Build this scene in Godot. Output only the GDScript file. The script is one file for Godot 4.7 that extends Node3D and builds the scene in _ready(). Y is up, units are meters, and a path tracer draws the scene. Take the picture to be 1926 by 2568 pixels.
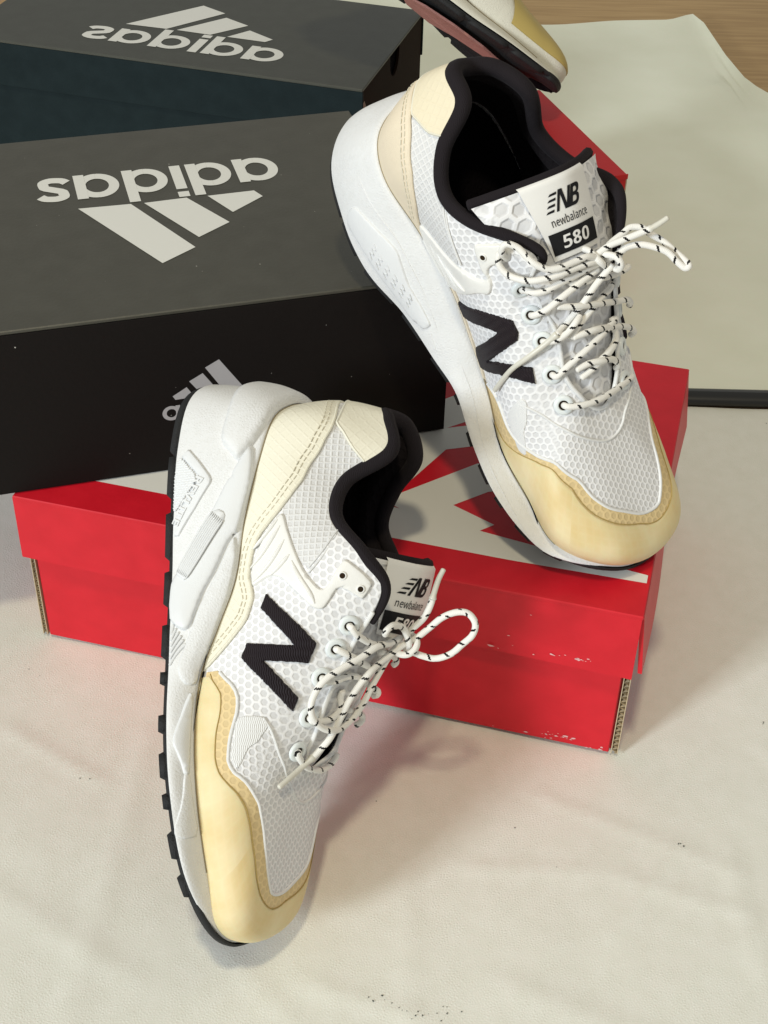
extends Node3D
# Two worn running shoes leaning on shoe boxes, on a white leatherette sheet.

const STA := [
	[13.7, 48.5, -0.1, 18.5, 88.4, -0.6, 2, 7, -1.2],
	[18.5, 47.8, 16.5, 25.5, 93, 10.6, 5.4, 6.7, 17],
	[29.3, 46.1, 31.5, 42.6, 96.3, 18.3, 17.7, 4.4, 31.4],
	[49.5, 42.2, 36.8, 57.7, 78.5, 26.8, 41.5, 3, 37.1],
	[76.3, 36.3, 37.2, 76.9, 77.3, 35.2, 69.5, 2.7, 37.7],
	[102.3, 32.2, 35.8, 95, 91.8, 39.1, 97.3, 3.3, 37.9],
	[123.6, 24.7, 36.2, 110.4, 99.2, 30.5, 121, 4.3, 39.8],
	[147.2, 16.8, 37.3, 132.7, 82.7, 22.5, 144.7, 6.2, 43.4],
	[174, 15.9, 38.6, 153.1, 70.9, 18.6, 172.4, 7.9, 46],
	[200.8, 17.9, 37.6, 170.1, 62.3, 13.9, 199.5, 11.4, 46.3],
	[228.5, 20.3, 31.4, 178.8, 56.7, 9.9, 228.1, 15.5, 40.4],
	[250.8, 22.8, 24, 183, 55.6, 4.6, 251.2, 21, 25.7],
	[257.8, 24, 2, 183.7, 55.6, -0.5, 259, 22.5, 1.2],
	[250, 27.8, -22, 180.9, 57.2, -5.8, 250.3, 26.2, -23.4],
	[230.5, 20.5, -36, 174.7, 61.7, -11.6, 229.2, 17.3, -39.9],
	[205, 14.1, -33.6, 162.1, 65.4, -16.2, 200.8, 12.1, -44.7],
	[179.5, 14.5, -33.6, 143.7, 75.3, -16.2, 173.3, 10.6, -42.5],
	[151, 18.5, -27.3, 119.6, 83.8, -21.2, 145.8, 11, -37],
	[125, 26.2, -26.6, 109.7, 96, -21.4, 121.7, 8, -37.1],
	[100.1, 34.3, -27.6, 83, 81.6, -36.1, 97.2, 5.4, -38.4],
	[71.2, 39.5, -31.6, 65.6, 75.1, -36.7, 68.5, 2, -43.5],
	[44, 42.2, -36.1, 49.5, 83.3, -31.5, 41.8, 2.9, -41.2],
	[26.3, 45.7, -32, 36.8, 97.1, -20.7, 17.8, 4.8, -33.9],
	[16.5, 46.8, -18.3, 20.9, 94.6, -14.4, 3.5, 7.9, -18.2],
]
const SHF := [
	[0.42, 0.03, 0.37, -0.06],
	[0.42, 0.04, 0.37, -0.06],
	[0.43, 0.06, 0.36, -0.05],
	[0.43, 0.07, 0.36, -0.00],
	[0.44, 0.08, 0.36, 0.00],
	[0.44, 0.11, 0.36, 0.00],
	[0.40, 0.12, 0.36, 0.04],
	[0.38, 0.10, 0.40, 0.07],
	[0.34, 0.09, 0.41, 0.05],
	[0.31, 0.09, 0.43, 0.03],
	[0.31, 0.13, 0.43, -0.01],
	[0.30, 0.08, 0.43, -0.03],
	[0.29, 0.08, 0.43, -0.03],
	[0.29, 0.08, 0.43, -0.03],
	[0.29, 0.15, 0.43, -0.01],
	[0.30, 0.13, 0.43, 0.02],
	[0.32, 0.13, 0.41, 0.04],
	[0.36, 0.14, 0.39, 0.05],
	[0.38, 0.16, 0.37, 0.01],
	[0.42, 0.14, 0.37, -0.02],
	[0.42, 0.11, 0.37, -0.01],
	[0.42, 0.09, 0.37, -0.01],
	[0.42, 0.07, 0.37, -0.05],
	[0.42, 0.04, 0.37, -0.06],
]
# lace paths, millimetres in the shoe's own axes (x heel to toe, y up, z towards the outer wall)
const LACE_A := {
	"e1": [123.8,84.6,31.3,126.1,86,30.7,128.5,87.1,27.2,130.1,88.6,20.3,130.8,90,13.2,129.9,92.4,6.4,126.8,94.1,-2.5],
	"e2": [133.4,76.5,28.9,134.9,78.9,28.4,136.5,81.7,25.1,137.9,83.9,18.5,139.4,84.8,9.9,139.9,85.5,0.4],
	"e3": [146.8,69.7,26.1,147.5,72,25.9,147.5,75.3,22.2,145.6,77.7,18,144.4,80.3,12.4,145.3,81.7,3.3,147.4,82.4,-4.3,149,83.1,-7.3],
	"e4": [163.2,62.7,22.4,164.6,64.5,21,164.3,66.9,15.9,162.3,69.6,10.7,158.2,73.2,9.5,154,73.7,11.7,151,75.3,13.4],
	"e5": [177.5,56,21.3,178.2,57.2,20.7,181.1,57.3,16.7,183.8,57.3,8.4,184.3,58.9,-1.3,182.2,60.2,-8.7,178.8,62.1,-11.8,176.5,62.9,-12.4],
	"f1": [133.2,89.8,5,132.6,90.6,-4.5,134,91.9,-9.7,135.8,91.9,-10.9,137,90.4,-11],
	"f2": [146.1,81.8,1.5,147.7,83.1,-4.3,149,84.2,-7.6,150.5,83.6,-8.7,150.8,81.4,-9.1],
	"f3": [158.2,74,2.7,157.6,73.3,-10.4,159,73.6,-16.3,161.5,72.8,-17.6,163.2,70.2,-17],
	"loopA": [125.9,96.6,-3,129.3,94.8,5.5,131.9,91.6,13.7,137.6,85.9,20.1,142.8,79.4,26,147.1,74.1,29.4,152,70,30.4,158,67,29.5,162.9,66.1,25.4,166.9,67.2,18.2,168,70.1,11.8,165.9,72.1,4.5,160.7,75.2,-1.7,154.2,80.4,-0.7,148,84.3,0.8,140.9,88.1,-0.1,134.4,91.7,-1.4,128.9,96.2,-2.1],
	"endB": [128.9,98.7,-3,132.6,94.1,-0.5,137.5,89.2,3.3,143.1,85.6,8.2,149.5,80.7,9.7,156.7,76.1,10,164.4,71.4,8.3,171.4,68.2,10.2,175.8,64.3,10.7,179.8,60.9,12.3],
	"agB": [179.8,60.9,12.3,184.5,57.2,16.4,189.1,54,21.6,192.9,51.1,25.5],
	"k1": [126.6,95.3,13.8,125.5,97,16.8,122.8,99.3,13.9,122.4,100.3,5.7,125.2,100.8,0.2,129,100.8,-3,130.1,98.8,-6.4],
	"k2": [130.7,94,-2.8,133.2,96.3,-2,133.6,100.1,-2.8,131.4,103.1,-4,127.8,103.8,-5.4,124.9,101.6,-6.6,122.8,98.9,-6.5],
	"bow": [127.5,98.4,-5.9,126.5,102.8,-5,121.5,109.3,-6.3,117.5,116.3,-3.6,115.5,123.1,-3.2,116.1,128.1,-4.8,120.3,130.6,-7.3,125.1,128.6,-9.6,128.8,123.2,-11.7,132.7,117.5,-12.7,134.5,110.5,-13,133.5,105,-11,131.9,101,-8.4,130.3,97.3,-7],
	"endA": [124.8,97.6,-6.2,121.7,102.4,-4.1,117.5,107,-4.9,113,109.7,-5,108.9,111.3,-4.8],
	"agA": [108.9,111.3,-4.8,104.7,112.7,-4.4,100.2,114.5,-4.1,96.3,116.7,-4],
}
const LACE_B := {
	"s1": [104.7,86.8,28.8,102.9,89.6,31.4,100.9,93.5,32,101.1,96,30.6,104.7,97.1,27.8,109.4,97.6,26.5,114.3,98.2,24.6,118.6,98.8,20.8,120.7,100.3,15.4,121.1,101.2,8.5,121.6,102.1,1.6,123.8,100.3,-4.6],
	"s2": [104.7,86.8,28.8,102.2,88.1,31.4,105.3,85.1,32.3,110,84.2,31.3,114.4,86.4,29.6,118.9,91.2,27,121.5,95.3,22,123,98,15.4,123.6,99.2,7.2,124.5,99.7,-0.6,125.5,98.3,-7.3],
	"e1": [119.1,82.2,26.2,121.2,84.3,26.4,124.6,88.2,24.8,126.1,91.1,20.6,126,93.6,14.4,126.1,95,7.5,125.9,96.6,-0.2,126,96.5,-5.9],
	"e2": [130.5,75.3,24.3,132.7,79.5,23.6,133.1,84.9,21,131.8,89.5,15.4,130.5,92.3,8.4,129,93.9,0.7,128,94.8,-5.8],
	"h1": [127.6,92.2,8.9,130,92,1.6,131.8,89.7,-8.5,132.7,86.3,-18.6,132.8,85.8,-25.6,132.3,86,-28.7],
	"h2": [134.2,85.9,16.1,137,87,10.7,139.2,87.1,4.1,141.6,84.7,-6.5,143.7,79.8,-17.8,144.9,77,-25.4,146.7,73.8,-29.3,147.7,71.3,-29.9],
	"e3": [143.3,71.6,22.1,146,74.9,21.1,146.9,77.7,18.8,146.1,80.9,14,144,83.7,10.1,142.4,83.7,6.7],
	"d3": [148.8,77,11.5,145.6,80.9,7.2,142.3,83.9,-0.1,139.2,85,-7.9,137.6,84.5,-14.2,135.8,82.5,-18.1],
	"h3": [149.3,77.7,10.7,149.9,79.3,5.6,151,79.3,-1.8,152.8,74.9,-12.1,155,68.6,-23.3,157.4,64.6,-29.8,159.5,62.2,-32,159.9,59.1,-31.8],
	"d5": [164.5,69.5,1.8,163.1,70.2,-5.4,160.5,69.9,-12.4,157.8,70.2,-15.6,149.5,74.6,-15.2],
	"e4": [159.2,64.7,21.4,161,66.9,20.8,159.1,71.3,14.9,156.5,75.7,4.8,153.5,76.3,-6.7,150.2,74,-17.6],
	"h4": [162.7,68.9,11.3,162.8,70.9,5.6,164.5,71.3,-1.6,166.2,68.3,-9.2,169.1,64.6,-13.6,170.6,61.7,-13.2],
	"e5": [173.5,59.1,20.7,176.2,61.2,18.9,178.4,62.6,12.8,179.7,62.3,1.9,179.2,59.2,-11,177.7,54.9,-24.4],
	"d4": [166.9,66.1,9.2,165.7,68.8,3.1,163.8,69.8,-5.3,160.8,69.7,-12.4,157.6,69,-16.5],
	"long": [129.7,99.4,-10.3,131.8,95.8,-5.8,134.4,92.1,-1.1,137.3,88.7,3.2,140.1,82.9,7.5,142.4,77.8,11.2,144.8,79.2,19.2],
	"aglong": [144.8,79.2,19.2,146.2,72.1,24.3,147.4,64.4,29.8,148.5,54.1,33.7,152.6,38.2,36.1],
	"bow": [126.2,98.7,-9,126.5,102.6,-14,126,105.7,-17.8,127.9,109,-22.2,132.1,111.9,-26.1,136.5,113.9,-29,142,114.8,-30.4,146.2,115.7,-31.8,146.2,117.1,-33.3,143.1,115.3,-34.1,137.2,112.6,-33.7,131.3,110.7,-32.5,125.4,108.9,-29.6,121.3,107.8,-27.9,118.7,105.3,-24.5,119.5,103.3,-20.6,120.4,101.7,-15.4,121.9,100,-10.1],
	"end": [122.7,99.3,-4.4,121.7,103.7,-10,122.4,107.5,-14.8,123.2,111.2,-19.5,124.1,115.8,-25.2],
	"agend": [124.1,115.8,-25.2,124,118.7,-28.7,123.6,121.3,-31.8],
	"k1": [117.9,90.4,-5.3,117.3,95.4,-3.5,119,98.8,-3.2,122.8,100.9,-3.2,126.7,100.6,-4.9,129.8,95.9,-10.7],
	"k2": [124.4,95.4,-7.7,123.8,99.2,-7.8,125.3,103.5,-8.5,128.2,105.6,-9.9,131.4,104.8,-10.8,132.7,101.1,-11.1,130,97.7,-11.3],
}
const FEAT_A := {
	"emblem": [5.44,0.268,5.6,0.256,5.75,0.248,6,0.323,6.24,0.405,6.47,0.496,6.7,0.592,6.63,0.505,6.56,0.418,6.49,0.332,6.43,0.247,6.57,0.25,6.71,0.253,7.03,0.387,7.34,0.515,7.68,0.643,8.07,0.774,7.93,0.779,7.8,0.784,7.54,0.696,7.31,0.608,7.08,0.52,6.86,0.43,6.93,0.514,7,0.598,7.07,0.68,7.15,0.76,7.03,0.761,6.9,0.759,6.78,0.754,6.47,0.615,6.15,0.484,5.81,0.375],
	"eyelets": [6.56,0.899,6.97,0.901,7.53,0.895,8.35,0.906,9.19,0.897],
	"counter": [0.87,0.552,1.77,0.56,2.29,0.579,2.72,0.625,3.19,0.618,3.56,0.528,3.85,0.411,4.09,0.283,4.34,0.169,4.63,0.114,4.93,0.104,5.23,0.146,5.51,0.177,5.89,0.179,6.17,0.147,6.5,0.096,6.77,0.04,6.93,0],
	"tab": [0.73,0.659,1.59,0.591,1.87,0.58,2.04,0.666,2.26,0.802,2.46,0.983,2.45,0.987,2.09,1,1.86,1,1.36,1,0.5,0.993,0.58,0.868],
	"cage": [3.92,0.439,4.26,0.507,4.84,0.541,5.37,0.6,5.65,0.646,5.63,0.688,5.38,0.763,5.19,0.843,5.12,0.904,5.73,0.957,5.85,0.948,6.05,0.909,6.07,0.88,5.75,0.768,5.87,0.721,6.09,0.678,6.1,0.637,5.96,0.573,5.5,0.464,5.19,0.385,5.08,0.296,5.11,0.225,5.21,0.151,4.94,0.125,4.66,0.137,4.3,0.243],
	"holes": [5.47,0.815,5.86,0.884],
	"cap": [6.84,0.109,7.05,0.194,7.23,0.269,7.46,0.317,7.66,0.329,7.9,0.314,8.18,0.302,8.4,0.303,8.65,0.354,8.9,0.451,9.25,0.535,9.72,0.604,10.26,0.621,10.79,0.596,11.26,0.532,11.55,0.49,11.8,0.485,12.13,0.51,12.26,0.538],
	"seam": [6.95,0.074,7.14,0.142,7.33,0.191,7.59,0.205,7.94,0.191,8.28,0.195,8.55,0.229,8.8,0.309,9.08,0.405,9.5,0.485,9.89,0.508,10.4,0.504,10.83,0.466,11.26,0.431,11.64,0.421,12.04,0.439,12.33,0.463],
	"vamp": [7.9,0.543,8.25,0.638,8.77,0.729,9.51,0.828,10.7,0.889,11.83,0.892,13.15,0.84],
	"patch": [7.76,0.35,7.9,0.543,8.12,0.607,8.26,0.575,8.36,0.542,8.39,0.475,8.65,0.4,8.39,0.325,8.12,0.334],
	"quarter": [4.37,0.993,4.75,0.796,5.08,0.614],
	"rib": [4.06,0.4,4.51,0.136,4.18,0.429,4.84,0.12,4.45,0.455,5.12,0.158,4.75,0.475,5.06,0.296,4.88,0.488,5.96,0.611],
	"plug": [-1,0.5,0,0.5,0.84,0.509,1.18,0.535,1.59,0.51,1.91,0.477,2.31,0.452,2.58,0.453,2.73,0.444,2.83,0.407,2.96,0.292,3.08,0.186,2.75,0.07,2.4,0.01,2.0,-0.02,1.0,-0.03,0,-0.03,-1,-0.03],
	"bar": [2.7,0.091,2.83,0.043,3.03,0.013,3.34,-0.022,3.63,-0.023,3.99,-0.009,4.23,0.017,4.22,0.038,4.45,0.136,4.73,0.215,5.02,0.288,5.32,0.377,5.66,0.424,6.04,0.472,6.14,0.563,6.15,0.668,5.97,0.974,5.4,0.999,5.17,0.957,4.97,0.857,4.53,0.678,4.2,0.537,3.89,0.397,3.52,0.298,3.28,0.234,3.05,0.181],
	"ribs": [3.93,0.362,3.9,0.265,3.94,0.205,4.07,0.189,4.41,0.348,4.84,0.517,5.16,0.656,5.18,0.72,5.1,0.835,5.05,0.852,4.61,0.674,4.23,0.524],
	"fbar": [4.28,0.051,4.44,0.006,4.61,-0.015,4.97,-0.007,5.33,-0.023,5.81,-0.028,6.22,-0.033,6.56,-0.038,6.83,-0.005,7.07,0.013,7.12,0.322,6.91,0.632,6.48,0.526,6.08,0.462,5.66,0.41,5.29,0.335,4.97,0.263,4.66,0.19,4.43,0.118],
	"chev": [2.97,0.833,3.18,0.659,3.38,0.504,3.44,0.474,3.51,0.482,3.93,0.648,4.41,0.885,4.43,0.964,4.11,0.954,3.82,0.791,3.51,0.656,3.44,0.649,3.37,0.676,3.24,0.794,3.12,0.918],
	"dots": [3.14,0.939,3.26,0.823,3.37,0.72,3.44,0.692,3.53,0.71,3.77,0.828,4,0.954,3.95,0.991,3.61,0.991,3.32,0.979],
	"petal": [7.24,0.141,7.62,0.369,7.91,0.607,8.07,0.673,8.16,0.58,8.36,0.36,8.51,0.27,8.53,0.195,8.48,0.069,8.02,0.018,7.54,-0.001,7.28,0.012],
	"petal2": [8.53,0.247,8.8,0.347,9.07,0.542,9.3,0.878,9.38,1,9.48,1,9.45,0.035,9.13,-0.006,8.81,0.021,8.54,0.053],
	"stripe": [6.07,0.908,6.32,0.573,6.42,0.523,6.84,0.937,6.54,0.959,6.25,0.941],
	"rev": [3.51,0.644,4.15,0.9],
	# lug u: 3.03 3.78 3.98 4.81 4.97 5.69 6.01 6.72 6.93 7.20 7.19 7.62 7.95 8.20 8.69 8.86 9.14 9.40 9.42 9.87 10.05 10.45
}
const FEAT_B := {
	"emblem": [5.29,0,5.45,0,5.62,0.021,5.83,0.203,6.04,0.315,6.27,0.408,6.59,0.511,6.43,0.387,6.31,0.249,6.22,0.055,6.34,0,6.6,0,6.85,0.215,7.16,0.381,7.45,0.507,7.69,0.599,7.92,0.672,8.18,0.741,8.03,0.748,7.9,0.758,7.73,0.705,7.56,0.646,7.38,0.575,7.17,0.485,6.91,0.374,6.67,0.243,6.85,0.399,7.05,0.53,7.21,0.635,7.34,0.722,7.28,0.762,7.01,0.746,6.54,0.62,6.18,0.516,5.95,0.434,5.74,0.343,5.51,0.2],
	"eyelets": [6.6,0.865,7.37,0.908,7.83,0.899,8.53,0.899,9.39,0.903],
	"counter": [2.04,0.583,2.48,0.615,3.08,0.622,3.43,0.537,3.66,0.41,3.84,0.204,4.03,0.009,4.26,0,4.52,0,4.78,0,5.29,0,5.71,0,6.12,0,6.74,0],
	"tab": [1.87,0.595,2.17,0.693,2.47,0.832,2.65,0.956,2.63,1,2.34,1,2.01,0.992,1.67,0.982,1.31,0.981,0.9,1,0.72,0.897,1.13,0.783,1.55,0.659],
	"cage": [3.91,0.167,4.25,0.324,4.74,0.454,5.19,0.565,5.47,0.597,5.64,0.664,5.49,0.711,5.28,0.85,5.31,0.897,5.61,0.986,5.74,0.91,5.76,0.874,5.61,0.783,5.62,0.718,5.77,0.658,5.82,0.57,5.6,0.471,4.97,0,4.89,0,4.62,0,4.18,0],
	"holes": [5.45,0.824,5.66,0.892],
	"cap": [6.79,0,7.29,0.198,7.53,0.249,7.89,0.293,8.35,0.37,8.93,0.497,9.76,0.649,10.34,0.659,10.73,0.6,11.1,0.564,11.52,0.547,12.17,0.512,12.55,0.468,12.83,0.496,13.13,0.584,14.08,0.635,14.84,0.704],
	"seam": [6.95,0,7.43,0.006,7.79,0.106,8.28,0.267,9.05,0.486,9.72,0.605,10.17,0.606,10.45,0.554,10.78,0.505,11.19,0.482,11.78,0.468,12.36,0.429,12.71,0.423,13.12,0.484],
	"vamp": [7.76,0.472,8.35,0.63,8.99,0.751,9.93,0.839,10.96,0.869,12.23,0.866,13.32,0.822,14.27,0.727],
	"patch": [7.63,0.318,7.76,0.472,8.08,0.585,8.92,0.707,8.45,0.553,8.44,0.447,8.54,0.389,8.08,0.327],
	"tear": [3.07,0.84,3,0.683,3.06,0.58,3.31,0.484,3.64,0.397,4.01,0.329,4.26,0.378,4.64,0.493,5.04,0.519,5.29,0.535,5.46,0.56,5.46,0.748,5.32,0.817,5.06,0.892,4.47,0.832,3.9,0.819,3.5,0.846,3.21,0.895],
	"rib": [4.13,0.051,4.88,0,4.28,0.187,4.99,0.094,4.48,0.238,5.19,0.264,4.7,0.294,5.39,0.386],
}

var M := {}
var used := {}
var UPV := Vector3.UP


# ---------------------------------------------------------------- helpers
static func hermite(a: Array, x: float) -> float:
	# smooth curve through [x0, y0, x1, y1, ...]
	var n := a.size() / 2
	if x <= a[0]:
		return a[1]
	if x >= a[2 * n - 2]:
		return a[2 * n - 1]
	var i := 0
	while i < n - 2 and x > a[2 * i + 2]:
		i += 1
	var x0: float = a[2 * i]
	var x1: float = a[2 * i + 2]
	var y0: float = a[2 * i + 1]
	var y1: float = a[2 * i + 3]
	var h := x1 - x0
	var d := (y1 - y0) / h
	var m0 := d
	var m1 := d
	if i > 0:
		var dp: float = (y0 - a[2 * i - 1]) / maxf(x0 - a[2 * i - 2], 1e-6)
		m0 = 0.0 if dp * d <= 0.0 else 2.0 * dp * d / (dp + d)
	if i < n - 2:
		var dn: float = (a[2 * i + 5] - y1) / maxf(a[2 * i + 4] - x1, 1e-6)
		m1 = 0.0 if dn * d <= 0.0 else 2.0 * dn * d / (dn + d)
	var s := (x - x0) / h
	var s2 := s * s
	var s3 := s2 * s
	return y0 * (2 * s3 - 3 * s2 + 1) + m0 * h * (s3 - 2 * s2 + s) + y1 * (-2 * s3 + 3 * s2) + m1 * h * (s3 - s2)


static func pairs(a: Array) -> PackedVector2Array:
	var o := PackedVector2Array()
	for i in range(0, a.size(), 2):
		o.append(Vector2(a[i], a[i + 1]))
	return o


static func mm3(a: Array) -> PackedVector3Array:
	var o := PackedVector3Array()
	for i in range(0, a.size(), 3):
		o.append(Vector3(a[i], a[i + 1], a[i + 2]) * 0.001)
	return o


# The form of a shoe: 24 stations round it, each with a sole-edge point, a rim point and an outsole point.
class Last:
	var c := []
	var og := PackedVector3Array()
	var nn := PackedVector3Array()

	func _init(rows: Array, shf: Array, mirror: bool) -> void:
		var b := PackedVector3Array()
		var tp := PackedVector3Array()
		var sh := []
		for k in 24:
			var j := (24 - k) % 24 if mirror else k
			var r: Array = rows[j]
			var s := -1.0 if mirror else 1.0
			b.append(Vector3(r[0], r[1], r[2] * s) * 0.001)
			tp.append(Vector3(r[3], r[4], r[5] * s) * 0.001)
			og.append(Vector3(r[6], r[7], r[8] * s) * 0.001)
			sh.append(shf[j])
		for k in 24:
			var d := b[(k + 1) % 24] - b[(k + 23) % 24]
			nn.append(Vector3(-d.z, 0, d.x).normalized())
		var p1 := PackedVector3Array()
		var p2 := PackedVector3Array()
		for k in 24:
			var dd := (tp[k] - b[k]).length()
			var q: Array = sh[k]
			p1.append(b[k] + Vector3.UP * dd * q[0] + nn[k] * dd * q[1])
			p2.append(tp[k] + (b[k] - tp[k]) * q[2] + Vector3.UP * dd * q[3] + nn[k] * dd * 0.12)
		c = [b, p1, p2, tp]

	func cr(a: PackedVector3Array, u: float) -> Vector3:
		var i := int(floor(u))
		var f := u - i
		var p0 := a[posmod(i - 1, 24)]
		var p1 := a[posmod(i, 24)]
		var p2 := a[posmod(i + 1, 24)]
		var p3 := a[posmod(i + 2, 24)]
		return 0.5 * (2.0 * p1 + (p2 - p0) * f + (2.0 * p0 - 5.0 * p1 + 4.0 * p2 - p3) * f * f + (3.0 * p1 - p0 - 3.0 * p2 + p3) * f * f * f)

	func up(u: float, t: float) -> Vector3:
		var m := 1.0 - t
		return cr(c[0], u) * m * m * m + 3.0 * cr(c[1], u) * m * m * t + 3.0 * cr(c[2], u) * m * t * t + cr(c[3], u) * t * t * t

	func upn(u: float, t: float) -> Vector3:
		var t0 := maxf(t - 0.02, 0.0)
		var t1 := minf(t + 0.02, 1.0)
		return (up(u + 0.05, t) - up(u - 0.05, t)).cross(up(u, t1) - up(u, t0)).normalized()

	func mid(u: float, h: float) -> Vector3:
		return cr(c[0], u) * (1.0 - h) + cr(og, u) * h + cr(nn, u) * (0.003 + 0.008 * h * (1.0 - h)) * (1.0 - 0.9 * smoothstep(9.9, 11.2, 12.0 - absf(12.0 - fposmod(u, 24.0))))

	func midn(u: float, h: float) -> Vector3:
		var n := (mid(u, h + 0.04) - mid(u, h - 0.04)).cross(mid(u + 0.05, h) - mid(u - 0.05, h)).normalized()
		return n

	func side(u: float) -> Vector3:
		return cr(nn, u).normalized()


# Collects triangles of one mesh.
class MB:
	var v := PackedVector3Array()
	var n := PackedVector3Array()
	var uv := PackedVector2Array()
	var ix := PackedInt32Array()

	func grid(p: PackedVector3Array, nu: int, nv: int, tex: PackedVector2Array, sgn := 1.0, closed := false) -> void:
		# p[i * nv + j]; the front faces along (d/di) x (d/dj) * sgn
		var o := v.size()
		for i in nu:
			for j in nv:
				var i0 := i - 1
				var i1 := i + 1
				if closed:
					i0 = nu - 2 if i == 0 else i0
					i1 = 1 if i == nu - 1 else i1
				i0 = maxi(i0, 0)
				i1 = mini(i1, nu - 1)
				var a := p[i1 * nv + j] - p[i0 * nv + j]
				var b := p[i * nv + mini(j + 1, nv - 1)] - p[i * nv + maxi(j - 1, 0)]
				var nm := a.cross(b) * sgn
				if nm.length_squared() < 1e-24:
					var ii := clampi(i, 1, nu - 2)
					var jj := clampi(j, 1, nv - 2) if nv > 2 else 0
					nm = (p[(ii + 1) * nv + jj] - p[(ii - 1) * nv + jj]).cross(p[ii * nv + mini(jj + 1, nv - 1)] - p[ii * nv + maxi(jj - 1, 0)]) * sgn
				v.append(p[i * nv + j])
				n.append(nm.normalized())
				uv.append(tex[i * nv + j] if tex.size() else Vector2(float(i) / (nu - 1), float(j) / (nv - 1)))
		for i in nu - 1:
			for j in nv - 1:
				var q := o + i * nv + j
				var quad := [q, q + 1, q + nv, q + 1, q + nv + 1, q + nv]
				if sgn < 0:
					quad = [q, q + nv, q + 1, q + 1, q + nv, q + nv + 1]
				ix.append_array(PackedInt32Array(quad))

	func soup(p: PackedVector3Array, tex: PackedVector2Array, tri: PackedInt32Array, ref: PackedVector3Array, flat := false) -> void:
		# triangles turned to agree with the reference normals; smooth normals
		var o := v.size()
		if flat:
			for k in range(0, tri.size(), 3):
				var ia := tri[k]
				var ib := tri[k + 1]
				var ic := tri[k + 2]
				var fn := (p[ia] - p[ic]).cross(p[ia] - p[ib])
				if fn.dot(ref[ia] + ref[ib] + ref[ic]) < 0:
					var tmp := ib
					ib = ic
					ic = tmp
					fn = -fn
				fn = fn.normalized()
				for q in [ia, ib, ic]:
					ix.append(v.size())
					v.append(p[q])
					n.append(fn)
					uv.append(tex[q] if tex.size() else Vector2.ZERO)
			return
		var acc := PackedVector3Array()
		acc.resize(p.size())
		for k in range(0, tri.size(), 3):
			var ia := tri[k]
			var ib := tri[k + 1]
			var ic := tri[k + 2]
			var fn := (p[ia] - p[ic]).cross(p[ia] - p[ib])
			if fn.dot(ref[ia] + ref[ib] + ref[ic]) < 0:
				var tmp := ib
				ib = ic
				ic = tmp
				fn = -fn
			acc[ia] += fn
			acc[ib] += fn
			acc[ic] += fn
			ix.append_array(PackedInt32Array([o + ia, o + ib, o + ic]))
		for i in p.size():
			v.append(p[i])
			n.append(acc[i].normalized() if acc[i].length_squared() > 1e-26 else ref[i])
			uv.append(tex[i] if tex.size() else Vector2.ZERO)

	func tube(path: PackedVector3Array, r, sides := 10, vscale := 1.0, steps := 5, squash := 1.0, sref := Vector3.ZERO) -> void:
		# r: a radius or a function of 0..1; squash flattens across sref
		var pts := PackedVector3Array()
		var m := path.size()
		for i in m - 1:
			var p0 := path[maxi(i - 1, 0)]
			var p1 := path[i]
			var p2 := path[i + 1]
			var p3 := path[mini(i + 2, m - 1)]
			for k in steps:
				var f := float(k) / steps
				pts.append(0.5 * (2.0 * p1 + (p2 - p0) * f + (2.0 * p0 - 5.0 * p1 + 4.0 * p2 - p3) * f * f + (3.0 * p1 - p0 - 3.0 * p2 + p3) * f * f * f))
		pts.append(path[m - 1])
		var cnt := pts.size()
		var dir := (pts[1] - pts[0]).normalized()
		var a := dir.cross(Vector3(0.31, 0.87, 0.38)).normalized()
		if sref != Vector3.ZERO:
			a = (sref - dir * sref.dot(dir)).normalized()
		var g := PackedVector3Array()
		var tx := PackedVector2Array()
		var along := 0.0
		for i in cnt:
			var d := (pts[mini(i + 1, cnt - 1)] - pts[maxi(i - 1, 0)]).normalized()
			a = (a - d * a.dot(d)).normalized()
			if sref != Vector3.ZERO:
				a = (sref - d * sref.dot(d)).normalized()
			var b := d.cross(a)
			if i > 0:
				along += (pts[i] - pts[i - 1]).length()
			var rr: float = r if r is float else hermite_of(r, float(i) / (cnt - 1))
			var ends := [rr]
			if i == 0:
				ends = [0.0, rr * 0.75, rr]
			elif i == cnt - 1:
				ends = [rr, rr * 0.75, 0.0]
			for e in ends.size():
				var back := 0.0
				if i == 0:
					back = -[0.5, 0.35, 0.0][e] * rr
				elif i == cnt - 1:
					back = [0.0, 0.35, 0.5][e] * rr
				for k in sides + 1:
					var w := TAU * k / sides
					g.append(pts[i] + d * back + (a * cos(w) * squash + b * sin(w)) * ends[e])
					tx.append(Vector2(float(k) / sides, (along + back) * vscale))
		grid(g, cnt + 4, sides + 1, tx, -1.0)

	static func hermite_of(a: Array, x: float) -> float:
		for i in range(0, a.size() - 2, 2):
			if x <= a[i + 2]:
				return lerpf(a[i + 1], a[i + 3], (x - a[i]) / maxf(a[i + 2] - a[i], 1e-6))
		return a[-1]

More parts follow.
